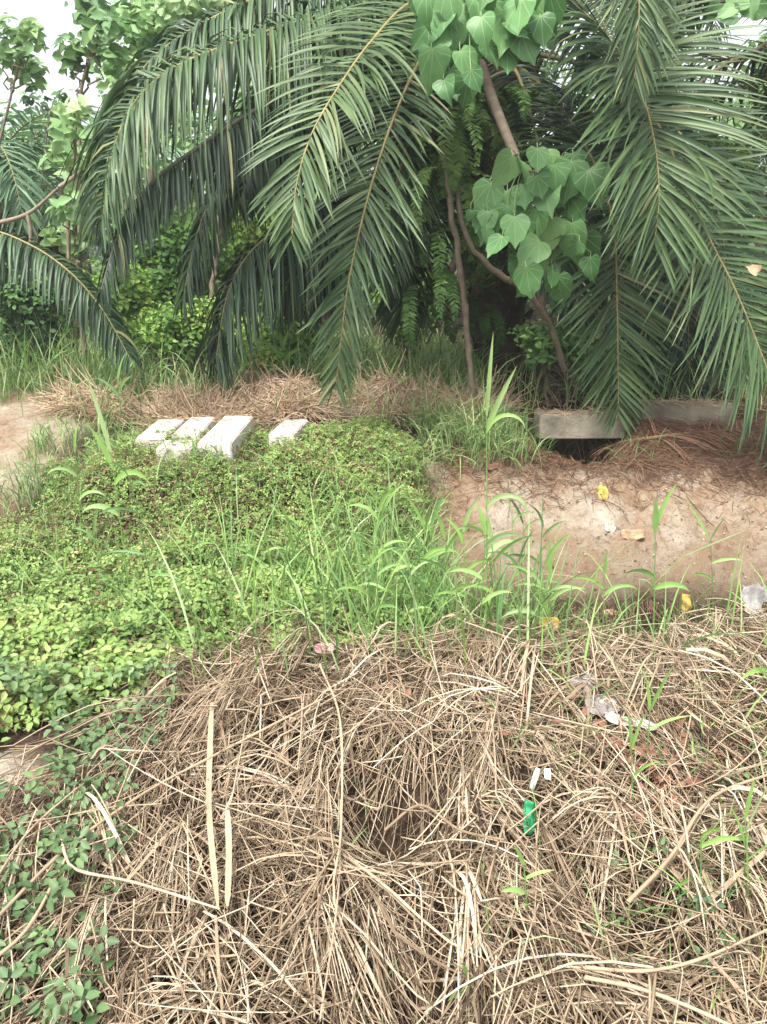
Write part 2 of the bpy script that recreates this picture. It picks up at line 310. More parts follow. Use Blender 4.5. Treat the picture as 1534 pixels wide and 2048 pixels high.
# ------------------------------------------------------------------ palms
def frond_mesh(pts, face, L, n, s0, grav, seed, wid=.016, K=7, ang=(72, 28), rake=.25, taper=.35, prof=None, jit=.15, tint0=.45, tspread=.14, r0=.016, gexp=1.15):
    """leaflets either side of a curved rachis; returns (leaflet builder, rachis builder)"""
    g = np.random.default_rng(seed); m = 120; c = spline(pts, m); T = nrm(np.gradient(c, axis=0))
    O = nrm(np.array(face, float)*[1, 1, 0]); Sd = np.cross(O, [0, 0, 1.0])
    lf = MB()
    for side in (-1, 1):
        s = np.sort(np.clip(np.linspace(s0, .995, n)+g.normal(0, .25/n, n), s0, .998)); k = s*(m-1)
        i = np.clip(k.astype(int), 0, m-2); fr = (k-i)[:, None]
        p = c[i]*(1-fr)+c[i+1]*fr; t = T[i]; q = (s-s0)/(1-s0)
        S_ = nrm(Sd-t*(t@Sd)[:, None]); U = np.cross(S_, t)
        a = R(1)*(ang[0]+(ang[1]-ang[0])*q**1.3+g.normal(0, 5.5, n))
        ln = L*(np.interp(q, [0, .12, .45, .8, 1], [.55, .85, 1, .78, taper]) if prof is None else np.interp(q, *prof))*(1+g.normal(0, .07, n))*np.where(g.random(n) < .05, g.uniform(.35, .8, n), 1)
        rk = rake*(1-q*.6)+g.normal(0, jit, n)
        d = S_*side*np.sin(a)[:, None]+t*np.cos(a)[:, None]+U*rk[:, None]; d = nrm(d)
        gr = grav*(1+g.normal(0, .14, n))*(.65+.35*(1-q)); tt = np.linspace(0, 1, K); C = np.zeros((n, K, 3)); C[:, 0] = p; cur = p.copy()
        D_ = []
        bend = g.normal(0, .08, (n, 3))+g.normal(0, .35, (n, 3))*(g.random((n, 1)) < .07)
        for j in range(K):
            dj = nrm(d+np.array([0, 0, -1.])*(gr*tt[j]**gexp)[:, None]+bend*tt[j]); D_.append(dj)
            if j: cur = cur+.5*(D_[j]+D_[j-1])*(ln/(K-1))[:, None]; C[:, j] = cur
        D_ = np.stack(D_, 1)
        wv = nrm(np.broadcast_to(t[:, None]+g.normal(0, .14, (n, 1, 3)), D_.shape)-D_*((t[:, None]*D_).sum(-1, keepdims=True))); nor = np.cross(wv, D_)*(-side)
        w = wid*np.interp(tt, [0, .12, .45, .8, 1], [.45, .9, 1, .62, .05])[None]*(1+g.normal(0, .12, (n, 1)))
        tin = np.clip(tint0+g.normal(0, tspread, n)+.10*nz(s*9, s*3+seed, 1.3), 0, 1)
        tin[g.random(n) < .02] = .97
        lf.ribbons(C, w, wv, tin, .45, nor)
    ra = MB(); rr = np.interp(np.linspace(0, 1, m), [0, .3, 1], [r0*1.7, r0, r0*.25])
    ra.tubes(c[None, ::2], rr[None, ::2], .5, 6)
    return lf, ra
def add_frond(parent, pts, face, L, n, s0, grav, seed, lm='palm', rm='rachis', name='frond', label=None, **kw):
    n = int(n*1.4); kw['wid'] = kw.get('wid', .014)*.9
    lf, ra = frond_mesh(pts, face, L, n, s0, grav, seed, **kw)
    ro = ra.build(name, M[rm], parent); lf.build('leaflets', M[lm], ro)
    if label: ro['label'] = label
    return ro
def px(*a): return np.array([P(*q) for q in a])
palm = empty('oil_palm', (1.30, 8.9, H(1.3, 8.9)))
tag(palm, 'large oil palm in the middle whose long fronds arch over the far bank', 'palm tree')
CR = P(985, 40, 8.7)
def PF(*a, **k): return px(*a)
FR = [
 # control pixels (x, y, distance), facing, leaflet length, count, start, gravity; low tint0 paints shade into the dark fronds
 (px((985,40,8.6),(900,-50,7.9),(800,-15,7.4),(640,30,7.0),(470,85,6.7),(340,140,6.5),(262,215,6.4),(222,320,6.3),(205,440,6.25)), (-.5,-.86,0), 1.0, 165, .2, 4.2, dict(gexp=.75, tint0=.45, rake=1.0, jit=.35, ang=(88,70), wid=.014)),
 (px((985,60,8.6),(880,10,8.0),(760,75,7.4),(640,155,7.0),(500,228,6.6),(390,300,6.4),(305,365,6.3),(245,450,6.2),(200,590,6.15)), (-.6,-.8,0), (.58), 165, .22, 5, dict(gexp=.6, tint0=.08, tspread=.12, rake=.0, rm='rachis_dk', r0=.034, ang=(84,55), wid=.012)),
 (px((985,30,8.5),(900,-20,7.6),(815,10,6.8),(745,80,6.2),(680,170,5.9),(625,265,5.7),(593,370,5.6),(583,480,5.55)), (-.25,-1,0), .67, 80, .25, .75, dict(tint0=.58, tspread=.14, rake=.35, ang=(84,32), wid=.0145)),
 (px((985,50,8.5),(900,20,7.4),(835,130,6.6),(790,230,6.3),(752,340,6.1),(722,450,6.0),(693,590,5.95),(672,775,5.95)), (-.2,-1,0), .62, 92, .12, .5, dict(tint0=.55, rake=.3, ang=(76,26), wid=.0145)),
 (px((960,90,8.7),(760,170,8.2),(600,250,7.9),(480,310,7.6),(425,390,7.4),(388,490,7.35),(366,600,7.3)), (-.7,-.6,0), (.68), 125, .25, 4, dict(gexp=.7, ang=(84,55), tint0=.25, rake=.2, jit=.2)),
 (px((970,120,8.6),(850,260,8.1),(720,370,7.6),(600,430,7.2),(505,500,6.95),(455,590,6.85),(432,720,6.8)), (-.6,-.7,0), (.92), 140, .2, 4, dict(gexp=.7, ang=(84,50), tint0=.1, tspread=.14, rake=.1, jit=.25)),
 (px((970,120,8.7),(900,280,8.2),(800,350,7.8),(700,420,7.5),(610,500,7.3),(560,600,7.25)), (-.5,-.7,0), .9, 110, .2, 2.2, dict(tint0=.06, tspread=.12, rake=.1)),
 (px((970,120,8.7),(880,300,8.3),(770,400,8.0),(680,480,7.8),(610,600,7.7)), (-.5,-.7,0), .9, 100, .2, 2.2, dict(tint0=.05, tspread=.1, rake=.1)),
 (px((970,60,8.7),(820,60,8.2),(680,110,7.9),(540,190,7.7),(450,280,7.6)), (-.5,-.7,0), .8, 100, .2, 2.4, dict(tint0=.3, rake=.3, jit=.25)),
 (px((975,50,8.7),(820,-70,8.0),(640,-50,7.5),(480,10,7.2),(350,80,7.0),(270,160,6.9),(240,260,6.85)), (-.5,-.8,0), .85, 130, .2, 4, dict(gexp=.8, tint0=.35, rake=.8, jit=.3, ang=(86,60))),
 (px((975,70,8.7),(860,60,8.3),(740,110,7.9),(620,190,7.6),(530,290,7.4),(480,400,7.3)), (-.5,-.8,0), .8, 120, .2, 4, dict(gexp=.8, tint0=.25, rake=.5, jit=.3, ang=(84,55))),
 (px((1060,-260,7.8),(1160,-330,7.0),(1240,-230,6.3),(1270,-90,6.0),(1278,30,5.9),(1268,165,5.85)), (.1,-1,0), .58, 80, .3, .75, dict(tint0=.54, rake=.3, ang=(66,20), wid=.013)),
 (px((1000,40,8.6),(1060,-30,7.9),(1140,5,7.1),(1215,75,6.6),(1275,165,6.3),(1308,280,6.1),(1318,390,6.0),(1308,490,5.97)), (.1,-1,0), 1.0, 100, .26, .62, dict(gexp=1.5, tint0=.58, tspread=.14, rake=.7, ang=(92,28), wid=.0155)),
 (px((1020,120,8.7),(1110,200,8.0),(1190,330,7.2),(1226,450,6.8),(1234,600,6.65),(1237,830,6.6)), (.1,-1,0), .78, 92, .22, .22, dict(tint0=.5, rake=.35, ang=(90,32), wid=.015, prof=([0,.2,.5,.8,1],[.5,.9,1,.74,.3]))),
 (px((1040,60,8.7),(1200,100,7.7),(1310,240,6.9),(1375,380,6.5),(1420,480,6.35),(1475,590,6.2),(1535,740,6.1),(1585,880,6.05)), (.3,-1,0), .95, 112, .25, .30, dict(tint0=.48, rake=.3, ang=(84,34), wid=.015)),
 (px((1020,100,8.8),(1080,200,8.5),(1130,330,8.2),(1150,470,8.0),(1165,640,7.9)), (.2,-1,0), .7, 80, .15, .9, dict(tint0=.1)),
 (px((1000,100,8.8),(1040,160,8.0),(1080,300,7.4),(1110,420,7.2),(1120,560,7.1)), (.1,-1,0), .7, 70, .2, 1.0, dict(tint0=.15)),
 (px((980,120,8.7),(900,200,8.4),(850,340,8.1),(820,480,7.9),(800,650,7.85)), (-.2,-1,0), .75, 85, .15, .9, dict(tint0=.2)),
 (px((985,100,8.7),(880,160,8.2),(820,280,7.6),(780,420,7.3),(760,560,7.2)), (-.2,-1,0), .75, 85, .15, .9, dict(tint0=.3)),
 (px((1040,100,8.9),(1250,160,8.5),(1400,330,8.0),(1450,520,7.8),(1440,740,7.7)), (.5,-.8,0), .9, 95, .2, 1.0, dict(tint0=.1)),
 (px((1040,140,8.9),(1200,260,8.5),(1320,420,8.1),(1370,600,7.9),(1380,790,7.8)), (.4,-.8,0), .9, 95, .2, .9, dict(tint0=.08)),
 (px((1040,140,8.9),(1150,300,8.6),(1260,480,8.3),(1300,640,8.1),(1310,800,8.0)), (.4,-.8,0), .9, 95, .2, .9, dict(tint0=.06)),
 (px((1000,20,8.7),(900,-60,8.4),(780,-20,8.1),(700,100,7.9),(660,240,7.8),(650,420,7.7)), (-.4,-.9,0), .8, 90, .22, 1.4, dict(tint0=.3)),
 (px((1010,40,8.7),(1090,-60,8.4),(1180,0,8.0),(1240,150,7.6),(1250,330,7.5)), (.3,-.9,0), .9, 90, .22, 1.3, dict(tint0=.3)),
]
for i, (pts, face, L, n, s0, gv, kw) in enumerate(FR):
    add_frond(palm, pts, face, L, n, s0, gv, 100+i, **kw)
def arch(base, az, elev, ln, droop, n=9):
    """frond centre line leaving base at azimuth az, elevation elev, bending down"""
    p = np.array(base, float); pts = [p.copy()]; e = elev
    for k in range(n-1):
        d = np.array([math.cos(az)*math.cos(e), math.sin(az)*math.cos(e), math.sin(e)]); p = p+d*ln/(n-1); pts.append(p.copy()); e -= droop/(n-1)*(1+k/n)
    return np.array(pts)
for i in range(11):                                           # the rest of the crown, up and behind, added above view for its shade
    az = R(-10+i*37); el = R(50+9*(i % 3))
    if math.sin(az) < -.5: el = R(74)
    add_frond(palm, arch(CR+[0, 0, .15], az, el, 4.6, R(95)), (math.cos(az), math.sin(az), 0), .8, 62, .2, 1.2, 200+i, K=5, tint0=.3)
def trunk(parent, base, top, r0, r1, seed, name='trunk', m='bark', stubs=True):
    g = np.random.default_rng(seed); b = MB(); n = 16; t = np.linspace(0, 1, n)
    c = np.array(base)*(1-t[:, None])+np.array(top)*t[:, None]; rr = (r0+(r1-r0)*t)*(1+.08*g.normal(size=n)); rr[0] *= 1.2
    b.tubes(c[None], rr[None], .4, 12)
    if stubs:
        N = 110; z = np.sort(g.random(N)); a = g.random(N)*2*math.pi; pos = np.array(base)+(np.array(top)-np.array(base))*z[:, None]
        out = np.stack([np.cos(a), np.sin(a), np.full(N, .0)], -1); r = (r0+(r1-r0)*z)[:, None]
        tt = np.linspace(0, 1, 4)[None, :, None]; ln = .14+.16*g.random((N, 1, 1))
        C = (pos+out*r*.8)[:, None]+out[:, None]*ln*.8*tt+np.array([0, 0, 1.])*ln*1.1*tt**1.3
        b.tubes(C, np.array([.05, .045, .035, .02])[None]*(.7+.6*g.random((N, 1))), g.random(N)*.8+.1, 5)
    return b.build(name, M[m], parent)
trunk(palm, (1.30, 8.9, H(1.3, 8.9)-.1), CR+[0, .1, .2], .27, .36, 5)
# cut frond stub seen against the trunk, and hanging dead stems
b = MB(); b.tubes(spline(px((960,130,7.9),(985,200,7.2),(1005,250,6.9),(1032,315,6.7)), 12)[None], np.interp(np.linspace(0,1,12),[0,1],[.055,.038])[None], .5, 8)
b.build('frond_stub', M['stem'], palm)['label'] = 'pale grey cut frond stalk beside the upper vine leaves'
# far palms
def far_palm(base, h, Lf, nf, seed, label, L=.7, lm='palm_far', n=34, lean=0):
    g = np.random.default_rng(seed); e = empty('palm_tree', base); tag(e, label, 'palm tree', 'palms in the background')
    top = np.array(base)+[lean, 0, h]; trunk(e, np.array(base)-[0, 0, .1], top, .2, .24, seed, stubs=h > 1.2)
    for k in range(nf):
        az = 2*math.pi*k/nf*1.0+g.normal(0, .2)+k*.35; el = R(25+50*g.random()) if k % 3 else R(70)
        add_frond(e, arch(top, az, el, Lf*(.85+.3*g.random()), R(80+50*g.random())), (math.cos(az), math.sin(az), 0), L, n, .18, 1.3, seed*50+k, lm=lm, K=4, wid=.022, tint0=.3+.4*g.random())
    return e
def gp(pxx, D): x = P(pxx, 700, D)[0]; return (x, D, float(H(x, D)))
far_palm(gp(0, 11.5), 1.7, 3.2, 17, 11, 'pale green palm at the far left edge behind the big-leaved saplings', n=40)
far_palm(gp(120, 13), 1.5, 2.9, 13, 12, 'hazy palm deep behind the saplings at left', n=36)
far_palm(gp(800, 14), 6.6, 4.2, 15, 13, 'tall palm whose fronds show at the top edge left of centre', n=44)
far_palm(gp(1640, 9.2), 2.9, 3.8, 15, 14, 'dark palm with brown trunk at the right edge', L=.75, lm='palm', n=60)
far_palm(gp(1240, 12.5), 5.6, 4.0, 15, 15, 'tall dark palm behind, seen against bright sky at top right', lm='palm', n=46)
# low frond from the left edge
lp = empty('young_palm', gp(-150, 7.6)); tag(lp, 'young palm outside the left edge with a frond arching into view', 'palm tree')
for i, pts in enumerate([px((-190,640,7.7),(-120,500,7.5),(-30,462,7.3),(60,490,7.2),(140,545,7.1),(205,620,7.05),(262,720,7.0)),
                         px((-190,640,7.8),(-150,500,8.0),(-90,440,8.2),(-10,500,8.3),(60,600,8.4),(110,700,8.4)),
                         px((-190,640,7.8),(-220,460,8.0),(-200,330,8.2),(-120,300,8.3),(-40,380,8.4))]):
    add_frond(lp, pts, (.7, -.7, 0), .52, 110, .2, 3.6, 300+i, tint0=.22, gexp=.7, ang=(84,55), rake=.6)
# ------------------------------------------------------------------ leaves, trees, shrubs
def leaf_tpl(wd=.62, fold=.18, droop=.15):
    v = np.array([(0, 0, 0), (-.36, .18, .5), (-.5, .42, .75), (-.28, .75, .45), (0, 1, 0), (.28, .75, .45), (.5, .42, .75), (.36, .18, .5), (0, .45, 0)], float)
    v[:, 0] *= wd; v[:, 2] *= fold; v[:, 2] -= droop*v[:, 1]**2
    return v, np.array([(0, 8, 2, 1), (8, 4, 3, 2), (0, 7, 6, 8), (8, 6, 5, 4)])
def diamond():
    v = np.array([(0, 0, 0), (-.3, .45, .07), (0, 1, -.1), (.3, .45, .07)], float); return v, np.array([(0, 1, 2, 3)])
LT = leaf_tpl(); DT = diamond()
def scatter_leaves(b, pos, nor, size, tint, tpl=LT, tilt=.5, g=rng, yaw=None):
    N = len(pos); n = nrm(np.broadcast_to(nor, (N, 3))+g.normal(0, tilt, (N, 3))); yaw = g.random(N)*2*math.pi if yaw is None else yaw
    b.place(tpl[0], tpl[1], pos, frames(n, yaw), size, tint)
def crown_leaves(b, centers, rad, n, size, g, tpl=LT, hang=0.0, tcen=.5, tsp=.25):
    C = np.repeat(centers, n, 0); N = len(C); d = nrm(g.normal(size=(N, 3))); r = g.random(N)**.45
    pos = C+d*np.repeat(np.asarray(rad).reshape(len(centers), -1), n, 0)*r[:, None]
    base = np.repeat(np.clip(g.normal(tcen, tsp*.6, len(centers)), 0, 1), n)
    tint = np.clip(base+g.normal(0, tsp*.5, N), 0, 1)
    scatter_leaves(b, pos, np.array([0, -.35, .75-hang])+d*.6, size*(.6+.8*g.random(N)), tint, tpl, .4, g)
def limb(b, a, c, r0, r1, g, n=9, wob=.06):
    t = np.linspace(0, 1, n)[:, None]; q = np.array(a)*(1-t)+np.array(c)*t+g.normal(0, wob, (n, 3))*np.sin(t*math.pi)
    b.tubes(q[None], np.interp(t[:, 0], [0, 1], [r0, r1])[None], .3+.5*g.random(), 6); return q
def sapling(name, base, trunk_pts, clusters, n, size, m, label, cat, group, seed, r0=.035, tpl=LT, hang=.35, tcen=.5, bark='stem'):
    g = np.random.default_rng(seed); e = empty(name, base); tag(e, label, cat, group)
    t = MB(); c = spline(trunk_pts, 26); t.tubes(c[None], np.interp(np.linspace(0, 1, 26), [0, 1], [r0, r0*.35])[None], .5, 7)
    cl = np.array([q[:3] for q in clusters]); rad = np.array([q[3] for q in clusters])
    for q in cl:
        i = int(np.argmin(np.linalg.norm(c-q+[0, 0, .35], axis=1))); limb(t, c[i], q, r0*.4, r0*.15, g, wob=.05)
    t.build('trunk', M[bark], e)
    f = MB(); crown_leaves(f, cl, rad[:, None]*np.array([1, 1, .8]), n, size, g, tpl, hang, tcen); f.build('crown', M[m], e); return e
def pc(D, *a):
    """clusters given as photo pixel and radius in pixels at distance D"""
    out = []
    for (x, y, r) in a:
        dd = D+rng.normal(0, .35); p = P(x, y, dd); out.append((*p, r/FPX*D*1.05))
    return out
gb = lambda x, D: gp(x, D)
sapling('sapling', gb(165, 9.0), px((150,720,9),(160,450,9),(160,200,9),(187,90,9),(172,-20,9)), pc(9, (140,95,30),(150,130,26),(185,45,26),(220,130,30),(205,95,28),(225,60,28),(175,10,30),(240,20,30)), 34, .13, 'tree',
        'slender big-leaved sapling standing clear against the white sky', 'sapling', 'big-leaved saplings', 21, .035, tcen=.35)
sapling('sapling', gb(40, 9.6), px((-30,720,9.6),(-20,400,9.6),(20,200,9.6),(45,110,9.6)), pc(9.6, (15,60,30),(55,95,30),(30,130,28),(70,140,24),(10,110,30),(60,60,18)), 40, .12, 'treeh',
        'sapling with a pale leaf cluster against sky at the left edge', 'sapling', 'big-leaved saplings', 22, .03)
sapling('sapling', gb(90, 10.5), px((60,720,10.5),(80,400,10.5),(100,230,10.5),(120,180,10.5)), pc(10.5, (70,178,14),(95,205,16),(60,200,10),(125,195,12)), 16, .10, 'tree',
        'thin dark twig of leaves hanging in the sky gap at left', 'sapling', 'big-leaved saplings', 23, .015, tcen=.1)
sapling('sapling', gb(300, 10.0), px((290,720,10),(300,400,10),(320,200,10),(340,40,10),(350,-60,10)),
        pc(10, (250,60,40),(300,30,45),(360,30,50),(300,90,45),(250,120,35),(360,90,45),(420,40,45),(430,100,40),(290,150,30),(240,170,28),(470,60,30),(300,-10,45),(400,-10,45)), 90, .13, 'treeh',
        'pale green big-leaved tree filling the top left behind the arching fronds', 'tree', 'big-leaved saplings', 24, .06)
sapling('sapling', gb(175, 8.0), px((170,720,8),(160,560,8),(165,400,8),(150,290,8),(155,220,8)),
        pc(8, (150,225,26),(130,260,26),(180,270,26),(150,310,28),(190,325,24),(120,310,22),(150,370,26),(180,400,22),(110,470,24),(150,450,30),(160,500,25),(130,420,20)), 26, .13, 'treeh',
        'light green big-leaved sapling below the sky gap, left of the arching fronds', 'sapling', 'big-leaved saplings', 25, .03)
# bare pale branches at left
e = empty('bare_branch', P(60, 430, 7.8)); tag(e, 'bare pale brown forked branch left of the light green sapling', 'branch')
b = MB()
for q in [((-20,450,7.8),(55,428,7.8),(118,375,7.7)), ((55,428,7.8),(62,470,7.8),(52,520,7.8)), ((118,375,7.7),(135,430,7.8),(138,600,7.8)), ((118,375,7.7),(165,340,7.8),(205,300,7.8))]:
    c = spline(px(*q), 10); b.tubes(c[None], np.linspace(.022, .014, 10)[None], .8, 6)
b.build('branch', M['stem'], e)
def shrub(cx, cy, D, rx, ry, n, size, m, label, seed, group='shrubs on the far bank', tcen=.5, nc=22, tpl=LT, name='shrub', cat='shrub'):
    g = np.random.default_rng(seed); c = P(cx, cy, D); RX = rx/FPX*D; RY = ry/FPX*D; gz = float(H(c[0], D))
    e = empty(name, (c[0], D, gz)); tag(e, label, cat, group); s = MB(); f = MB()
    d = nrm(g.normal(size=(nc, 3))); r = .75*g.random(nc)**.4; cl = c+d*r[:, None]*[RX, RX*.8, RY]
    cl[:, 2] = np.maximum(cl[:, 2], gz+.15)
    for q in cl: limb(s, (c[0]+g.normal(0, .06), D+g.normal(0, .06), gz-.03), q, .018, .006, g, wob=.08)
    s.build('stem', M['stem'], e)
    crown_leaves(f, cl, (.25+.2*g.random((nc, 1)))*np.array([RX, RX*.8, RY])+.05, n//nc, size, g, tpl, .2, tcen, .35); f.build('foliage', M[m], e); return e
shrub(360, 520, 10.0, 130, 150, 5200, .075, 'bush', 'bright yellow-green shrub behind the drooping left fronds', 31, tcen=.32, nc=40)
shrub(510, 480, 11.5, 120, 170, 4200, .085, 'bush', 'green shrub between the dark hanging fronds left of centre', 32, tcen=.5, nc=36)
shrub(250, 610, 9.0, 90, 90, 2600, .06, 'bush', 'yellowish low shrub under the end of the lower left frond', 33, tcen=.45)
shrub(40, 620, 8.6, 110, 110, 3200, .06, 'fern', 'dark leafy shrub at the left edge under the young palm frond', 34, tcen=.25)
shrub(380, 660, 8.2, 90, 60, 2400, .05, 'bush', 'light green ferny bush behind the left straw heap', 35, tcen=.5)
shrub(560, 680, 8.4, 80, 60, 1900, .055, 'bush', 'mid green low bush behind the middle straw heap', 36, tcen=.45)
shrub(1425, 380, 10.5, 75, 150, 3800, .08, 'bush', 'bright green shrub glowing between the right fronds', 37, tcen=.72, nc=30)
shrub(820, 600, 10.0, 90, 150, 3200, .07, 'bush', 'green shrub in the gap left of the hanging dead stems', 38, tcen=.35)
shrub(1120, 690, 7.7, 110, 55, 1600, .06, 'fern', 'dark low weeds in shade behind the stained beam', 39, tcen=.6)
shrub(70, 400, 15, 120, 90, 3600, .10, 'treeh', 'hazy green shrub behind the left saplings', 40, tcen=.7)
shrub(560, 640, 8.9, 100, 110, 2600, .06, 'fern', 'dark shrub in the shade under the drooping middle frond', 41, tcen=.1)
shrub(330, 665, 8.4, 70, 55, 2600, .05, 'bush', 'yellow-green low bush left behind the left straw heap', 42, tcen=.62)
shrub(445, 655, 8.8, 70, 60, 2600, .05, 'bush', 'yellow-green ferny bush at the foot of the leaning pale trunk', 43, tcen=.58)
shrub(520, 720, 7.9, 60, 35, 1500, .04, 'bush', 'small green weeds right behind the dark frond tip', 44, tcen=.6)
# woodland far behind
g = np.random.default_rng(77); f = MB(); cl = []
while len(cl) < 520:
    x = g.uniform(-17, 17); D = g.uniform(15, 27); top = 9.0
    X, _ = proj(np.array([x, D, 3.0]))
    if X < 250: top = 1.6+D*.135
    elif 1335 < X < 1460: top = 1.6+D*.16
    elif X > 620 and X < 720: top = 1.6+D*.28
    z = g.uniform(.3, top)
    cl.append((x, D, z))
cl = np.array(cl); crown_leaves(f, cl, g.uniform(.6, 1.1, (len(cl), 1))*np.array([1, .8, .9]), 190, .21, g, DT, .1, .45, .4)
s = MB()
for k in range(60):
    x, D = g.uniform(-16, 16), g.uniform(15, 26); limb(s, (x, D, 0), (x+g.normal(0, .5), D, g.uniform(3, 4.5)), .12, .05, g)
wd = MB(); tag(f.build('woodland', M['tree']), kind='stuff'); tag(s.build('woodland_stems', M['bark']), kind='stuff')
# 
# ------------------------------------------------------------------ broad-leaved climbers and ferns on the palm
def heart(n=7):
    """lobed heart leaf: fan rows from the stalk; uv = (x, y)"""
    ys = np.array([-.10, .02, .14, .30, .46, .62, .80, 1.0]); ws = np.array([.24, .41, .48, .49, .40, .29, .13, 0.0])
    v = []; uv = []
    for y, w in zip(ys, ws):
        for k in (-1, -.5, 0, .5, 1):
            yy = y+(.10*(1-abs(k)) if y < 0 else 0)+(.10 if (abs(k) == 1 and y == .62) else 0)
            x = k*w; v.append((x, yy, .16*abs(x)-.22*yy*yy+.02*math.sin(9*yy+6*k))); uv.append((x, yy))
    I = np.arange(len(v)).reshape(len(ys), 5)
    f = np.stack([I[:-1, :-1], I[:-1, 1:], I[1:, 1:], I[1:, :-1]], -1).reshape(-1, 4)
    return np.array(v), f, np.array(uv)
HT = heart()
def climber(label, leaves, stem, D, seed, group='broad-leaved vines on the palm'):
    g = np.random.default_rng(seed); e = empty('climbing_vine', P(stem[0][0], stem[0][1], stem[0][2])); tag(e, label, 'vine', group)
    b = MB(); c = spline(px(*stem), 30); b.tubes(c[None], np.linspace(.014, .007, 30)[None], .4, 6); st = b.build('stem', M['stem'], e)
    leaves = leaves+[(x+g.normal(0, 22), y+g.normal(0, 20), s*g.uniform(.45, .8), a+g.normal(0, 30), tn*g.uniform(.4, 1.1)) for (x, y, s, a, tn) in leaves if g.random() < .5]
    for (x, y, s, a, tn) in leaves:
        a = a+g.normal(0, 16)      # centre pixel, length in pixels, roll angle of the tip from straight down, tint
        d = D+g.normal(0, .10); pt = P(x, y, d); ln = s*.86/FPX*d
        tip = np.array([math.sin(R(a)), -.35+g.normal(0, .3), -math.cos(R(a))]); tip = tip/np.linalg.norm(tip)
        nor = np.array([g.normal(0, .5), -1+.1*g.normal(), .45+g.normal(0, .35)]); nor = nor-tip*(nor@tip); nor /= np.linalg.norm(nor)
        xx = np.cross(tip, nor); Mx = np.stack([xx, tip, nor], -1)
        stalk = pt-tip*ln*.45
        m = MB(); tv = HT[0].copy(); tv[:, 2] += .03*np.sin(tv[:, 1]*5+g.random()*6); tv[:, 0] *= .85+.25*g.random(); tv[:, 2] = tv[:, 2]*g.uniform(.5, 2.0)+g.uniform(-.25, .2)*tv[:, 1]**3
        m.place(tv, HT[1], (stalk)[None], Mx[None], np.array([ln]), np.array([tn]), HT[2])
        i = int(np.argmin(np.linalg.norm(c-stalk, axis=1))); q = spline(np.array([stalk, stalk+[0, .05, .05], (stalk+c[i])/2+[0, .05, .06], c[i]]), 8)
        m.tubes(q[None], np.full((1, 8), .0035), .9, 4)
        m.build('leaf', M['big'], e)
climber('broad-leaved vine cluster hanging in front of the palm trunk, the lower one',
 [(1008,342,78,-10,.8),(1052,352,82,5,.7),(1095,330,70,10,.85),(1138,360,88,8,.5),(1010,412,78,-15,.8),(972,402,84,-20,.55),(1050,392,60,0,.45),(1092,395,86,5,.6),(1152,412,82,15,.4),
  (1062,450,74,-25,.5),(975,455,80,-10,.55),(1030,462,70,-15,.65),(1098,470,82,-12,.95),(1142,485,92,10,.7),(1062,505,80,-30,.75),(1102,540,92,5,.8),(1058,565,76,-20,.5),(1120,580,70,18,.3),(1174,500,74,10,.25),(1190,370,80,10,.3),(1075,320,55,-15,.5),(1120,400,54,0,.45),(990,490,60,-5,.35),(1010,435,54,-30,.4),(1035,530,56,-10,.3),(1180,535,52,8,.2),(1150,330,54,12,.3),(960,440,50,-14,.3)],
 [(940,730,7.6),(930,500,7.4),(960,380,6.8),(1040,340,6.5),(1120,380,6.5),(1100,520,6.5)], 6.35, 51)
climber('broad-leaved vine cluster high on the palm trunk at the top edge',
 [(870,45,92,-15,.4),(905,50,100,5,.65),(940,95,96,-10,.55),(868,135,80,-5,.6),(915,165,66,10,.3),(938,130,72,20,.6),(1008,62,96,-5,.75),(1062,30,92,10,.65),(1055,95,70,12,.35),(1015,120,56,-25,.35),(880,90,80,0,.45),
  (960,20,84,0,.5),(1025,5,70,15,.6),(850,15,74,-25,.35),(990,30,60,0,.4),(1100,20,80,10,.3),(900,5,76,0,.45),(970,-20,70,8,.5),(965,60,66,10,.45),(890,175,50,-10,.25),(930,185,56,-15,.2),(845,70,60,-20,.2),(1035,60,60,10,.2),(985,105,54,0,.15),(905,110,60,0,.2),(1085,60,60,15,.15),(950,160,50,10,.1)],
 [(965,260,8.0),(950,160,7.0),(930,60,6.2),(960,-20,6.0),(1050,-10,6.0)], 5.7, 52)
climber('yellowing broad leaves at the top right corner', [(1470,5,50,-50,.9),(1430,20,40,-60,.4),(1500,15,50,40,.6),(1455,30,44,-80,.3),(1525,20,44,60,.5)], [(1560,-20,6.6),(1500,-10,6.5),(1440,5,6.5)], 6.4, 53)
def hanging_stem(label, pts, r, seed, m='stem'):
    b = MB(); c = spline(px(*pts), 30); g = np.random.default_rng(seed); c += g.normal(0, .006, c.shape)
    e = b.tubes(c[None], (r*(1+.1*g.normal(size=30)))[None], .5, 7); o = b.build('woody_vine', M[m]); tag(o, label, 'vine stem', 'bare vine stems by the trunk')
hanging_stem('straight bare brown vine stem hanging down to the far bank', ((890,300,7.1),(903,420,7.0),(920,540,6.95),(932,640,6.95),(945,790,7.0)), .027, 1)
hanging_stem('curved bare vine stem sweeping right under the lower leaf cluster', ((912,350,7.1),(925,450,7.0),(955,508,6.95),(1000,550,6.95),(1050,580,7.0),(1100,650,7.1),(1130,740,7.2)), .026, 2)
hanging_stem('leaning thin pale trunk behind the dark left fronds', ((440,430,9.2),(430,540,9.1),(415,660,9.0),(410,740,8.9)), .032, 3)
hanging_stem('thin dark upright stem left of the straight vine stem', ((820,420,8.6),(818,560,8.5),(815,700,8.4),(816,770,8.3)), .045, 4, 'bark')
hanging_stem('bare pole-like branch slanting in the upper right corner', ((1560,70,8.4),(1500,105,8.3),(1440,135,8.2),(1380,180,8.2)), .02, 5)
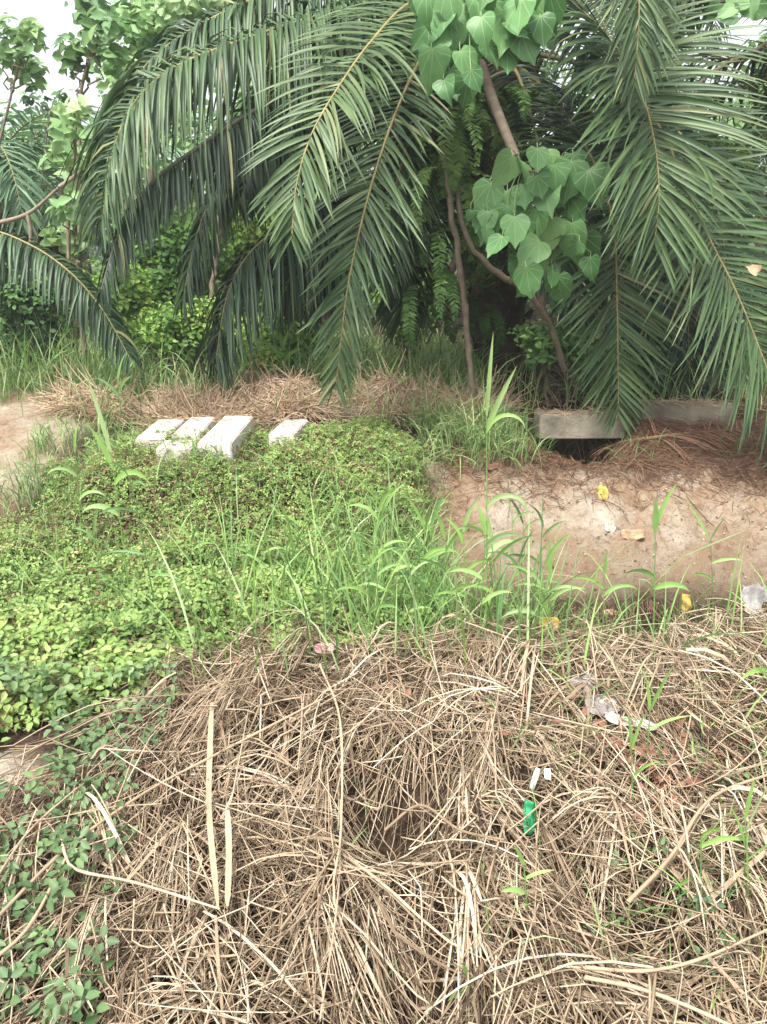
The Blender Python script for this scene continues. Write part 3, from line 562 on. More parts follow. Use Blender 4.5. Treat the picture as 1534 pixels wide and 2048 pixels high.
hanging_stem('upright brown stem at the left behind the light sapling', ((250,330,9.0),(252,450,9.0),(250,600,9.0),(255,720,9.0)), .02, 6)
def fern(label, base, n, ln, seed, group='ferns growing on the palm', elev=25, droop=150, tcen=.45, cat='fern'):
    g = np.random.default_rng(seed); e = empty('fern', base); tag(e, label, cat, group)
    for k in range(n):
        az = R(-90)+g.normal(0, 1.1); pts = arch(np.array(base)+g.normal(0, .10, 3), az, R(elev+g.normal(0, 35)), ln*(.35+.8*g.random()), R(droop*g.uniform(.6, 1.1)))
        lf, ra = frond_mesh(pts, (math.cos(az), math.sin(az), 0), .085, 40, .1, .3, seed*31+k, wid=.011, K=3, ang=(80, 50), rake=0, tint0=tcen, r0=.003)
        o = lf.build('frond', M['fern'], e)
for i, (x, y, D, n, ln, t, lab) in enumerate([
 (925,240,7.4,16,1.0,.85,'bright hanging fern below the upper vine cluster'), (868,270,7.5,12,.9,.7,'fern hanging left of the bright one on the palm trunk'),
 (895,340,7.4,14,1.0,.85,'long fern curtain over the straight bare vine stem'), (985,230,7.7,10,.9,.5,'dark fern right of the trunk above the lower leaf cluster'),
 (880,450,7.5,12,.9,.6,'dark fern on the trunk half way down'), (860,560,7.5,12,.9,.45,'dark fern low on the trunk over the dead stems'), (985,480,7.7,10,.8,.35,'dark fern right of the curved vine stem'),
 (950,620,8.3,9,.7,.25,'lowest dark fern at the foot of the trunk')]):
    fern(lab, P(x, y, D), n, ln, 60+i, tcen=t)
# ------------------------------------------------------------------ straw heaps behind the piles
def bent_stalks(b, pos, head, ln, r, tint, hf, lift, g, K=7, kink=.5, flat=False, droop=0.0, rise=0.0):
    """stalks lying on surface hf(x,y); straight with a kink, not following small bumps"""
    N = len(pos); t = np.linspace(0, 1, K); k1 = g.normal(0, kink, N)*(g.random(N) < .6); kp = g.uniform(.25, .75, N)
    hd = head[:, None]+np.where(t[None] > kp[:, None], k1[:, None], 0)+g.normal(0, .12, (N, 1))*t[None]
    step = np.stack([np.cos(hd), np.sin(hd)], -1)*(ln/(K-1))[:, None, None]
    xy = pos[:, None, :2]+np.cumsum(step, 1)-step[:, :1]*(K/2)
    z0 = hf(xy[:, 0, 0], xy[:, 0, 1]); z1 = hf(xy[:, K//2, 0], xy[:, K//2, 1]); z2 = hf(xy[:, -1, 0], xy[:, -1, 1])
    z0 = z0[:, None]; z1 = z1[:, None]; z2 = z2[:, None]; T = t[None]
    z = z0*(1-T)*(1-2*T)+4*z1*T*(1-T)+z2*T*(2*T-1)
    z = z+lift[:, None]+g.normal(0, .022, (N, 1))*(T-.5)*2+np.abs(g.normal(0, rise+1e-6, (N, 1)))*T**2-droop*T**2
    C = np.concatenate([xy, z[..., None]], -1)
    if flat:
        D_ = nrm(np.gradient(C, axis=1)); up = nrm(np.array([0, 0, 1.])+g.normal(0, .7, (N, 1, 3))); sd_ = nrm(np.cross(D_, up))
        b.ribbons(C, r[:, None]*np.interp(t, [0, .2, .7, 1], [.7, 1, .8, .15])[None], sd_, tint)
    else: b.tubes(C, r[:, None]*np.interp(t, [0, .8, 1], [1, .85, .6])[None], tint, 4)
def heap(cx, cy, rx, ry, h, n, seed, label):
    g = np.random.default_rng(seed); z0 = float(H(cx, cy)); e = empty('straw_heap', (cx, cy, z0)); tag(e, label, 'straw heap', 'straw heaps behind the piles')
    hf = lambda x, y: H(x, y)+h*np.exp(-(((x-cx)/rx)**2+((y-cy)/ry)**2)*1.6)*(1+.7*nz(x, y, 5, seed))-.02
    X, Y = np.meshgrid(np.linspace(-1.3, 1.3, 22), np.linspace(-1.3, 1.3, 22)); X = cx+X*rx; Y = cy+Y*ry; Z = hf(X, Y)-.02-.06*((((X-cx)/rx)**2+((Y-cy)/ry)**2) > 1)
    m = MB(); v = np.stack([X, Y, Z], -1).reshape(-1, 3); I = np.arange(484).reshape(22, 22); m.add(v, np.stack([I[:-1, :-1], I[:-1, 1:], I[1:, 1:], I[1:, :-1]], -1).reshape(-1, 4), .25); m.build('core', M['litter'], e)
    b = MB(); a = g.random(n)*2*math.pi; rr = np.sqrt(g.random(n)); pos = np.stack([cx+rr*rx*np.cos(a), cy+rr*ry*np.sin(a)], -1)
    bent_stalks(b, pos, a+g.normal(0, .8, n), g.uniform(.12, .5, n), g.uniform(.002, .0052, n), np.clip(g.normal(.6, .25, n), 0, 1), hf, g.uniform(0, .10, n), g, kink=.9, droop=.03, rise=.14)
    b.build('straw', M['heap'], e)
heap(-1.58, 6.72, .40, .30, .20, 1900, 81, 'left straw heap behind the three pale concrete piles')
heap(-.86, 6.85, .38, .32, .28, 1900, 82, 'taller straw heap behind the small half-covered concrete pile')
heap(.05, 7.1, .40, .38, .19, 1300, 83, 'reddish straw heap right of the tip of the middle palm frond')
heap(.70, 7.1, .45, .25, .16, 900, 84, 'low straw tuft by the mossy slab edge')
heap(-2.55, 7.0, .45, .3, .10, 700, 85, 'flat pinkish straw patch beside the sandy verge')
# ------------------------------------------------------------------ foreground straw mat
g = np.random.default_rng(5)
def in_straw(x, y):
    X, Y = proj(np.stack([x, y, H(x, y)+.08], -1)); n = nz(x, y, 3, 4)
    edge = np.interp(X, [-200, 120, 260, 340, 500, 700, 1100, 1700], [1700, 1560, 1450, 1345, 1310, 1290, 1262, 1262])
    return (Y > edge+40*n+22*nz(x, y, 11, 7)) & ~((X < 95) & (Y > 1410) & (Y < 1575))
hollow = [(0.06, 2.40, .19), (-.12, 2.3, .11), (.08, 1.75, .15), (.02, 1.95, .08), (.75, 1.95, .14), (-.25, 1.62, .10), (.5, 2.25, .10), (-.05, 2.05, .09)]
Hs = lambda x, y: H(x, y)
def mat_layer(b, N, th_mean, th_sd, uni, ln, r, tint, lift, flat=False, keep_hollow=.25, kink=.35, xr=(-1.9, 2.4), yr=(1.0, 3.95)):
    x = g.uniform(*xr, N); y = g.uniform(*yr, N); ok = in_straw(x, y)
    for (hx, hy, hr) in hollow:
        ins = ((x-hx)**2+((y-hy)*1.0)**2 < hr**2); ok &= ~ins | (g.random(N) < keep_hollow)
    x, y = x[ok], y[ok]; n = len(x)
    th = np.where(g.random(n) < uni, g.random(n)*2*math.pi, th_mean+th_sd*g.normal(size=n)+.5*nz(x, y, 2.1, 7)-.35*sst(-.2, -1.3, x))
    t = np.clip(g.normal(tint, .2, n)-.10*nz(x, y, 4, 2), 0, 1)
    bent_stalks(b, np.stack([x, y], -1), th, g.uniform(*ln, n), g.uniform(*r, n), t, Hs, g.uniform(*lift, n), g, flat=flat, kink=kink, rise=.045)
DN = R(-90)
b = MB()
def sheaves(b, n, per, ln, r, tint, spread, lift, xr=(-1.7, 2.3), yr=(1.2, 3.75), flatf=.25):
    for k in range(n):
        for _ in range(40):
            x, y = g.uniform(*xr), g.uniform(*yr)
            if any((x-a)**2+(y-.2-c)**2 < (q*1.1)**2 for a, c, q in hollow) and g.random() < .8: continue
            if in_straw(np.array([x]), np.array([y-.1]))[0]: break
        else: continue
        m = int(per*(.4+1.2*g.random())); th = DN+.55*nz(x, y, 1.9, 7)-.55*float(sst(0, -1.2, x))+g.normal(0, .38)
        if g.random() < .18: th += g.normal(0, 1.2)
        hd = th+g.normal(0, spread*(.5+g.random()), m); L_ = g.uniform(*ln)*(.55+.6*g.random(m)); K = 7; t = np.linspace(0, 1, K)
        root = np.array([x, y])+g.normal(0, .02, (m, 2)); bend = g.normal(0, .15, m); kp = g.uniform(.3, .9, m); kk = np.where(g.random(m) < .35, g.normal(0, .8, m), 0)
        hh = hd[:, None]+bend[:, None]*t+np.where(t[None] > kp[:, None], kk[:, None], 0)
        st = np.stack([np.cos(hh), np.sin(hh)], -1)*(L_/(K-1))[:, None, None]; xy = root[:, None]+np.cumsum(st, 1)-st[:, :1]
        hu = g.uniform(*lift)*(.5+g.random(m)); gz = H(xy[..., 0], xy[..., 1]); gz = .35*gz+.65*(gz[:, :1]*(1-t)+gz[:, -1:]*t)
        z = gz+.03+hu[:, None]*np.sin(np.clip(.25+t*1.0, 0, 1)*math.pi)[None]**.7*g.uniform(.3, 1, (m, 1))+g.uniform(0, .05, (m, 1))
        C = np.concatenate([xy, z[..., None]], -1); tn = np.clip(g.normal(tint, .17)+g.normal(0, .19, m), 0, 1); rr = g.uniform(*r, m)
        fl = g.random(m) < flatf
        if (~fl).any(): b.tubes(C[~fl], rr[~fl][:, None]*np.interp(t, [0, .8, 1], [1, .8, .45])[None], tn[~fl], 4)
        if fl.any():
            c2 = C[fl]; D_ = nrm(np.gradient(c2, axis=1)); up = nrm(np.array([0, -.3, 1.])+g.normal(0, .8, (fl.sum(), 1, 3))); b.ribbons(c2, (rr[fl]*1.9)[:, None]*np.interp(t, [0, .2, .7, 1], [.8, 1, .8, .1])[None], nrm(np.cross(D_, up)), tn[fl])
mat_layer(b, 5000, DN, .8, .5, (.08, .30), (.001, .0024), .10, (-.01, .03), keep_hollow=.25)  # lower layers tinted darker, painting shade into the gaps between stalks
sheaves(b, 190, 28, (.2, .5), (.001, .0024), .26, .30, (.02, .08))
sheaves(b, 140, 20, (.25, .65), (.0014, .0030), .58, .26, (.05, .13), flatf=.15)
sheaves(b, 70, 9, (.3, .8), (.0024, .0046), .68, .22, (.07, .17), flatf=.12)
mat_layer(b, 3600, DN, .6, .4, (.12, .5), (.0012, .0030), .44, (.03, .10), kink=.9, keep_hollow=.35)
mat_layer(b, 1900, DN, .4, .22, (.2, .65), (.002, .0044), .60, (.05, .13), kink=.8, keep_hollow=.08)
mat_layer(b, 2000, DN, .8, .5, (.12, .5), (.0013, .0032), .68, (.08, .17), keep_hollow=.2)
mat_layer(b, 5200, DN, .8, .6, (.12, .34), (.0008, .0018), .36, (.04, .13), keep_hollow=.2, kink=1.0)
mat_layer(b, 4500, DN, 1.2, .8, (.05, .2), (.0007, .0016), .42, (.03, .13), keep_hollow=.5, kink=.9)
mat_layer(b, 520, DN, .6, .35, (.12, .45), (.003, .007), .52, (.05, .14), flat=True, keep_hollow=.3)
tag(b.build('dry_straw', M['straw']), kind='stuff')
# the big separate stalks lying on top
def big_stalk(label, pts, r, tint, flat=False, lift=.15):
    q = [G(a, c, lift) for a, c in pts]; c = spline(q, 4*len(q)); b = MB(); k = len(c); nodes = 1+.18*(np.arange(k) % 4 == 0)
    if flat: b.ribbons(c[None], np.full((1, k), r)*np.interp(np.linspace(0, 1, k), [0, .1, .9, 1], [.6, 1, .9, .3]), np.broadcast_to([1., .1, .2], (1, k, 3)), tint, .35, np.broadcast_to([0, -.7, .7], (1, k, 3)))
    else: b.tubes(c[None], (.75*r*nodes*np.linspace(1, .7, k))[None], tint*.82, 7)
    tag(b.build('dry_stalk', M['straw']), label, 'dry stalk', 'thick dry grass stalks lying on the straw')
big_stalk('long tan stalk running diagonally from the left edge up to the straw crest', [(-20,1850),(130,1700),(290,1585),(430,1510),(640,1400)], .008, .72, lift=.19)
big_stalk('second tan stalk parallel to and below the long diagonal one', [(-20,1925),(60,1850),(140,1700)], .008, .8, lift=.2)
big_stalk('pale crooked stalk with a bend, crossing from the left below the green leaves', [(125,1690),(150,1738),(270,1765),(440,1818)], .0065, .95, lift=.21)
big_stalk('broad pale flattened sheath hanging down, left one of the pair', [(424,1405),(418,1560),(420,1650),(436,1815)], .010, .62, True, .2)
big_stalk('broad pale flattened sheath hanging down, right one of the pair', [(455,1620),(458,1700),(455,1812)], .010, .66, True, .2)
big_stalk('upright pale stalk with a joint right of the flattened sheaths', [(640,1330),(680,1440),(682,1660),(668,1800),(735,1945)], .0065, .9, lift=.18)
big_stalk('thin pale stalk beside the jointed upright one', [(682,1600),(676,1790),(640,2040)], .005, .85, lift=.18)
big_stalk('tan stalk sloping up to the dark hollow', [(560,1860),(640,1750),(700,1660)], .006, .55, lift=.18)
big_stalk('greyish bent stalk with a peak below the dark hollow', [(770,1660),(840,1610),(920,1660),(1010,1680)], .008, .5, lift=.17)
big_stalk('long yellowish stalk crossing the lower right corner', [(1170,1935),(1290,1942),(1400,1918),(1545,1855)], .007, .8, lift=.2)
big_stalk('yellow-brown stalk bundle slanting at right below the bent grass', [(1255,1805),(1340,1715),(1400,1620),(1450,1580),(1550,1545)], .009, .7, lift=.22)
big_stalk('second stalk of the slanting yellow-brown bundle', [(1262,1800),(1330,1735),(1372,1675)], .008, .62, lift=.2)
big_stalk('white broken straw standing near the right bundle', [(1362,1612),(1372,1660),(1378,1705)], .006, 1.0, lift=.22)
big_stalk('pale stalk in the lower right running down to the bottom edge', [(1170,1955),(1270,1975),(1370,2010),(1480,2060)], .008, .9, lift=.2)
big_stalk('thin stalk bent at a joint near the crest in the middle', [(700,1300),(760,1290),(900,1262)], .0045, .9, lift=.16)
big_stalk('pale arching stalk standing before the bare bank', [(1010,1240),(1025,1170),(1090,1148),(1180,1158)], .0045, .95, lift=.12)
big_stalk('long thin stalk slanting at the left edge above the diagonal one', [(-10,1760),(60,1660),(155,1575)], .006, .8, lift=.2)
# ------------------------------------------------------------------ vine ground cover
def tri_tpl():
    """three leaflets, each two folded quads"""
    base = np.array([(0, 0, 0), (-.27, .28, .1), (-.24, .62, .08), (0, .95, -.05), (.24, .62, .08), (.27, .28, .1)]); vs = []; fs = []
    for k, a in enumerate((0, 105, -105)):
        c, s_ = math.cos(R(a)), math.sin(R(a)); q = base.copy(); q[:, 1] += .12; x = q[:, 0]*c-q[:, 1]*s_; y = q[:, 0]*s_+q[:, 1]*c
        vs.append(np.stack([x, y, q[:, 2]-.12*(x*x+y*y)], -1)); fs += [(6*k, 6*k+3, 6*k+2, 6*k+1), (6*k, 6*k+5, 6*k+4, 6*k+3)]
    return np.concatenate(vs), np.array(fs)
TT = tri_tpl()
g = np.random.default_rng(9)
def vine_region(x, y):
    X, Y = proj(np.stack([x, y, H(x, y)], -1)); n = nz(x, y, 4, 1)
    edge = .33+.09*nz(y, x*0, 2.2, 3)
    lower = np.interp(X, [-300, 100, 300, 420, 700, 850], [1500, 1470, 1410, 1320, 1300, 1280])+45*n
    far = y < 6.35+.12*n-.35*sst(-1.6, -2.4, x)
    sand = (x < -2.38-.12*n) & (y > 4.95+.15*n)
    foot = (x > edge-.55) & (y < 4.6)
    return (x < edge+.02*n+.05*nz(x, y, 9, 2)) & (Y < lower) & far & ~sand & ~(foot & (g.random(len(x)) < .55))
def cover(b, N, xr, yr, size, lift, tcen, cond=None, tpl=TT, tilt=.42, hold=None):
    x = g.uniform(*xr, N); y = g.uniform(*yr, N); ok = vine_region(x, y) if cond is None else cond(x, y)
    cl = nz(x, y, 5.5, 3); ok &= g.random(N) < .85+.4*cl
    x, y = x[ok], y[ok]; n = len(x); z = H(x, y)+g.uniform(lift[0], lift[1], n)+.03*nz(x, y, 6, 8)
    t = np.clip(tcen-.08+.18*nz(x, y, 3.4, 6)+.13*g.normal(size=n), 0, .93)
    scatter_leaves(b, np.stack([x, y, z], -1), np.array([0, -.35, 1.]), g.uniform(*size, n), t, tpl, tilt, g)
b = MB()
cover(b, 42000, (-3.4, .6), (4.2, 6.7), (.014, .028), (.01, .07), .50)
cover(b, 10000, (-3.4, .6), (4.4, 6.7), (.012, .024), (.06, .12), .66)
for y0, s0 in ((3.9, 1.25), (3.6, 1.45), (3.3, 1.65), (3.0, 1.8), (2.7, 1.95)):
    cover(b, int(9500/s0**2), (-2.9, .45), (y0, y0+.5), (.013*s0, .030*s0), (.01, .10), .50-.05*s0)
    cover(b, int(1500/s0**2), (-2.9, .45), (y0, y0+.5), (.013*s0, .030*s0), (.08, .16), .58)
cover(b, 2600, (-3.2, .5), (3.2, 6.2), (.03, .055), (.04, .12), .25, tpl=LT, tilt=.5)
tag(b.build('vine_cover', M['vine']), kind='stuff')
def nearleaf(x, y):
    X, Y = proj(np.stack([x, y, H(x, y)+.15], -1))
    lim = np.interp(Y, [1350, 1450, 1600, 1800, 2050], [360, 330, 290, 230, 190]); pr = np.interp(X, [0, 150, 350], [.9, .7, .25])
    return (X < lim) & (Y > 1330) & (g.random(len(x)) < pr) & ~((X < 100) & (Y > 1400) & (Y < 1575))
b = MB(); cover(b, 2100, (-1.7, -.1), (1.1, 3.1), (.03, .052), (.12, .20), .33, nearleaf)
def rightleaf(x, y):
    X, Y = proj(np.stack([x, y, H(x, y)+.1], -1)); return (X > 1150) & (Y > 1500) & (Y < 1950) & (nz(x, y, 3, 5) > .0)
cover(b, 420, (.5, 1.9), (1.2, 2.8), (.018, .034), (.08, .14), .22, rightleaf)
tag(b.build('creeping_leaves', M['vine2']), kind='stuff')
b = MB(); cover(b, 2600, (-3.2, .5), (2.8, 6.3), (.015, .04), (.02, .12), .5, tpl=LT, tilt=.6); tag(b.build('fallen_leaves', M['litter']), kind='stuff')
# thin creeping runners through the cover
b = MB(); n = 1300; x = g.uniform(-2.6, .45, n); y = g.uniform(2.7, 6.0, n); ok = vine_region(x, y) ; x, y = x[ok], y[ok]; n = len(x)
bent_stalks(b, np.stack([x, y], -1), g.random(n)*6.28, g.uniform(.2, .6, n), g.uniform(.001, .002, n), g.uniform(.1, .6, n), Hs, g.uniform(.05, .14, n), g, kink=.8)
tag(b.build('vine_runners', M['red']), kind='stuff')
# ------------------------------------------------------------------ grass
def blades(b, pos, ln, w, tint, g, lean=.35, droop=.9, K=6, az=None):
    N = len(pos); a = g.random(N)*2*math.pi if az is None else az; l0 = np.abs(g.normal(0, lean, N)); t = np.linspace(0, 1, K)
    h = np.stack([np.cos(a), np.sin(a), 0*a], -1); cur = pos.copy(); C = [cur]
    dr = droop*np.abs(g.normal(1, .5, N))
    for j in range(1, K):
        e = l0+dr*t[j]**1.6; d = h*np.sin(e)[:, None]+np.array([0, 0, 1.])*np.cos(e)[:, None]; cur = cur+d*(ln/(K-1))[:, None]; C.append(cur)
    C = np.stack(C, 1); D_ = nrm(np.gradient(C, axis=1)); sd_ = nrm(np.cross(D_, h[:, None]+g.normal(0, .35, (N, 1, 3)))); nor = np.cross(sd_, D_)
    b.ribbons(C, w[:, None]*np.interp(t, [0, .25, .6, 1], [.5, 1, .85, .04])[None], sd_, tint, .4, nor)
def grass_patch(name, N, xr, yr, ln, w, tcen, cond=None, lean=.3, droop=.9, m='grass'):
    b = MB(); x = g.uniform(*xr, N); y = g.uniform(*yr, N)
    if cond is not None: k = cond(x, y); x, y = x[k], y[k]
    n = len(x); blades(b, np.stack([x, y, H(x, y)-.01], -1), g.uniform(*ln, n), g.uniform(*w, n), np.clip(g.normal(tcen, .25, n), 0, 1), g, lean, droop)
    return tag(b.build(name, M[m]), kind='stuff')
clump = lambda x, y: g.random(len(x)) < .25+.9*np.clip(nz(x, y, 3.3, 2), 0, 1)
grass_patch('far_grass', 15000, (-6, 5), (7.3, 12), (.25, .75), (.003, .008), .6, clump)
grass_patch('far_grass', 2600, (-3.2, .9), (6.6, 8.2), (.25, .6), (.003, .007), .6, lambda x, y: clump(x, y) & ((y > 7.2) | (g.random(len(x)) < .25)))
grass_patch('verge_grass', 2600, (-2.75, -1.75), (5.1, 7.4), (.12, .3), (.002, .005), .45, clump)
grass_patch('verge_grass', 1500, (-5, -1.8), (7.3, 9.0), (.15, .4), (.002, .006), .55, clump)
grass_patch('slope_grass', 900, (.35, 1.3), (6.15, 6.9), (.15, .45), (.002, .005), .5, lambda x, y: nz(x, y, 4, 1) > -.1)
grass_patch('slope_grass', 800, (.9, 3.4), (6.2, 6.6), (.1, .28), (.0015, .004), .4, lambda x, y: nz(x, y, 4, 4) > .25, lean=.8)
def footgrass(x, y):
    X, Y = proj(np.stack([x, y, H(x, y)], -1)); return (X > 680) & (X < 1090) & (nz(x, y, 5, 2) > -.35)
grass_patch('bank_grass', 950, (-.3, .75), (3.4, 4.8), (.2, .62), (.002, .0055), .5, footgrass, lean=.4)
grass_patch('bank_grass', 900, (-2.6, .2), (3.3, 5.6), (.12, .36), (.003, .006), .55, lambda x, y: nz(x, y, 4, 2) > 0, lean=.35)
grass_patch('bank_grass', 240, (.3, 2.3), (3.2, 4.0), (.1, .35), (.002, .0055), .55, lean=.4)
grass_patch('bank_grass', 300, (-.2, 1.9), (1.3, 3.2), (.08, .24), (.0018, .0045), .55, lambda x, y: nz(x, y, 3, 5) > .05, lean=.45)
grass_patch('bank_grass', 110, (1.0, 1.7), (1.35, 2.6), (.15, .36), (.002, .005), .6, lean=.5)
def upr(x, y):
    X, Y = proj(np.stack([x, y, H(x, y)], -1)); return (X > 380) & (Y < 1420) & (nz(x, y, 4, 9) > -.55)
grass_patch('tall_thin_grass', 330, (-.9, 1.0), (3.0, 4.4), (.35, .8), (.003, .0062), .55, upr, lean=.22, droop=.7, m='reed')
grass_patch('tall_thin_grass', 170, (-2.4, -.2), (3.8, 5.6), (.2, .5), (.003, .0055), .45, lean=.3, droop=.9, m='reed')
grass_patch('tall_thin_grass', 150, (.25, 2.0), (1.5, 3.2), (.15, .42), (.0022, .0048), .6, lambda x, y: nz(x, y, 2.6, 3) > -.2, lean=.35, droop=.8, m='reed')
grass_patch('tall_thin_grass', 260, (.2, .5), (4.3, 6.2), (.12, .4), (.0025, .005), .5, lean=.6, droop=1.2)
grass_patch('tall_thin_grass', 2600, (-5.5, 1.0), (7.5, 8.6), (.35, .95), (.004, .009), .8, clump, lean=.3, droop=.9, m='reed')  # lighter tint painted in to offset the palm's shade on this grass
grass_patch('slope_grass', 1500, (-2.6, .5), (6.6, 7.5), (.18, .6), (.003, .006), .6, clump, lean=.35, droop=.9)
grass_patch('slope_grass', 420, (.3, 1.0), (6.2, 6.8), (.2, .6), (.003, .006), .75, lean=.6, droop=1.3)
grass_patch('tall_thin_grass', 60, (1.0, 2.1), (3.0, 4.2), (.3, .6), (.003, .006), .55, upr, lean=.25, droop=.7, m='reed')
grass_patch('tall_thin_grass', 330, (.65, 1.9), (1.3, 3.1), (.14, .4), (.002, .0045), .6, lambda x, y: nz(x, y, 3.1, 8) > -.15, lean=.4, droop=.9, m='reed')
grass_patch('tall_thin_grass', 1800, (-2.6, .35), (3.6, 6.2), (.06, .2), (.0015, .004), .5, lambda x, y: nz(x, y, 2.7, 5) > -.2, lean=.5, droop=1.0)
# tall reeds that stand out one by one
def reed(label, base, h, lean_x, lean_y, leaves, seed, r=.0045, wid=.0095, tcen=.6, blue=False):
    """leaves: (height fraction, screen side angle deg from up, length m, droop)"""
    g = np.random.default_rng(seed); e = empty('reed', base); tag(e, label, 'reed', 'tall green reeds')
    B = np.array(base); top = B+[lean_x, lean_y, h]; t = np.linspace(0, 1, 12)[:, None]; c = B+(top-B)*t+np.array([lean_x, 0, 0])*.25*(t*t-t)
    b = MB(); b.tubes(c[None], np.linspace(r, r*.45, 12)[None], tcen*.7, 6); b.build('stem', M['reed'], e)
    for (f, an, ln, dr) in leaves:
        p = c[0]+(c[-1]-c[0])*f; a = R(an); K = 10; tt = np.linspace(0, 1, K); cur = p.copy(); C = [cur.copy()]; dy = g.normal(0, .25)-.15
        for j in range(1, K):
            e2 = a+math.copysign(1, a)*dr*tt[j]**1.4; d = np.array([math.sin(e2), dy*math.sin(abs(e2)), math.cos(e2)]); d /= np.linalg.norm(d); cur = cur+d*ln/(K-1); C.append(cur.copy())
        C = np.array(C)[None]; D_ = nrm(np.gradient(C, axis=1)); sd_ = nrm(np.cross(D_, np.array([0, -1., .25])+g.normal(0, .35, 3))); nor = np.cross(sd_, D_)
        m = MB(); m.ribbons(C, wid*(.75+.4*g.random())*np.interp(tt, [0, .08, .35, .75, 1], [.45, .7, 1, .62, .03])[None], sd_, np.clip(tcen+g.normal(0, .15), 0, 1), .35, nor)
        m.build('leaf', M['reed'], e)
def rb(x, y): p = G(x, y); return (p[0], p[1], float(H(p[0], p[1])))
def RD(label, bx, by, tx, ty, leaves, seed, **k):
    b = rb(bx, by); D = b[1]; t = P(tx, ty, D); reed(label, b, t[2]-b[2], t[0]-b[0], 0, leaves, seed, **k)
RD('tallest green reed shoot in the middle, its blades rising above the bare bank', 972, 1290, 973, 830, [(1,1,.36,.05),(.95,20,.30,.1),(.93,12,.24,2.6),(.62,25,.26,2.6),(.5,-35,.22,1.2),(.4,30,.2,1.6)], 1, wid=.013, tcen=.75)
RD('green reed shoot with a blade curling right above the left vine cover', 262, 1210, 222, 905, [(1,-8,.42,.12),(.9,-14,.26,.3),(.8,28,.26,2.2),(.6,-40,.22,1.6),(.45,30,.22,1.6)], 2, tcen=.75, wid=.015)
RD('dark green thin-stemmed reed leaning left on the vine cover', 315, 1245, 262, 965, [(1,-10,.18,1.8),(.95,10,.13,2.4),(.8,-60,.2,1.2),(.5,-75,.22,.6),(.35,75,.2,.8)], 3, tcen=.15)
RD('slim reed with drooping blades at the left edge of the vine cover', 170, 1140, 150, 905, [(1,5,.2,.4),(.8,-30,.2,2),(.6,35,.2,1.8)], 4)
RD('reed shoot before the bare bank with one broad upright blade', 1306, 1290, 1310, 1060, [(1,8,.24,.3),(.98,-3,.17,.1),(.6,-45,.2,1.2),(.5,50,.17,1.4)], 5, wid=.014)
RD('forked reed shoot near the right edge before the bare bank', 1425, 1240, 1420, 1080, [(1,-32,.34,.05),(1,22,.20,.15),(.7,55,.2,.8),(.5,-50,.16,1)], 6, tcen=.5)
RD('short reed shoot between the tall shoot and the broad-bladed one', 1205, 1285, 1208, 1150, [(1,0,.13,.1),(.8,-40,.2,1.2),(.7,35,.18,1.5)], 7)
RD('reed shoot with a stiff pointed blade right of the tallest shoot', 1095, 1300, 1100, 1160, [(1,-3,.22,.08),(.8,-42,.22,1),(.7,40,.2,1.2),(.5,-20,.24,.4)], 8)
RD('bushy reed shoot leaning right beside the stiff pointed one', 1060, 1330, 1090, 1130, [(1,15,.2,.6),(.8,-30,.22,1.2),(.7,45,.22,1.4),(.5,-50,.2,1.4)], 9)
RD('reed tuft left of the tallest shoot at the foot of the green slope', 905, 1290, 890, 1080, [(1,-10,.2,.4),(.9,25,.24,1),(.7,-40,.24,1.2),(.5,40,.2,1.5)], 10)
RD('slim twin-bladed reed at the foot of the green slope', 840, 1270, 850, 1060, [(1,8,.22,.2),(1,-18,.22,.4),(.7,40,.2,1.3),(.5,-40,.2,1.2)], 11)
RD('reddish-stemmed reed near the pink litter', 742, 1350, 735, 1120, [(1,-14,.18,.6),(.9,18,.2,1),(.7,-35,.2,1.3),(.55,40,.16,1.5)], 12, tcen=.45)
RD('reed with a long blade arching left behind the pink litter', 770, 1260, 760, 1010, [(1,-30,.3,.8),(.9,15,.22,.8),(.6,45,.2,1.3)], 13)
RD('reed shoot with upward blades behind the straw crest', 1000, 1320, 985, 1100, [(1,-6,.2,.2),(.9,30,.24,.9),(.6,-45,.2,1.4)], 14)
RD('long reed blade slanting up to the right edge', 1265, 1220, 1370, 1110, [(1,52,.42,.05),(.4,-30,.18,1)], 15, tcen=.9, wid=.006)
RD('grass shoot rising from the straw at right, thin upright blades', 1265, 1640, 1262, 1500, [(1,-6,.16,.2),(1,8,.15,.2),(.6,25,.12,.8)], 16, wid=.008)
RD('fresh grass shoot folded over at its tip near the right bundle', 1398, 1815, 1402, 1680, [(1,3,.10,2.9),(.9,35,.16,1.2),(.5,-75,.18,.5)], 17, wid=.010)
RD('small fresh grass shoot with a leaf pair below the green wrapper', 1055, 1870, 1048, 1730, [(1,-15,.09,.3),(.8,48,.10,.4),(.6,-60,.08,1)], 18, wid=.008)
RD('low fresh star-shaped grass shoot near the bottom edge', 940, 2010, 938, 1960, [(1,-12,.08,.3),(.7,-120,.08,.4),(.7,60,.07,1),(.5,140,.07,.3),(.6,-70,.06,.6)], 19, wid=.008)
RD('broad arching blade at the right edge above the straw', 1560, 1420, 1540, 1330, [(1,-10,.16,.6),(.8,-50,.2,1.6)], 20, wid=.012)
RD('grass shoot with narrow blades by the grey plastic scrap', 1290, 1560, 1300, 1420, [(1,14,.2,.2),(1,-10,.14,.1),(.7,35,.18,.5)], 21, wid=.008)
RD('yellow-green upright grass at the right edge', 1495, 1840, 1490, 1640, [(1,0,.16,.1),(.9,12,.18,.2),(.7,-14,.16,.3),(.6,25,.2,.5)], 22, wid=.007, tcen=.8)
RD('reed clump standing between the straw heaps by the small pile', 555, 800, 565, 700, [(1,-5,.3,.3),(1,12,.28,.5),(.8,-25,.3,.8),(.7,30,.3,.9)], 23, wid=.018)
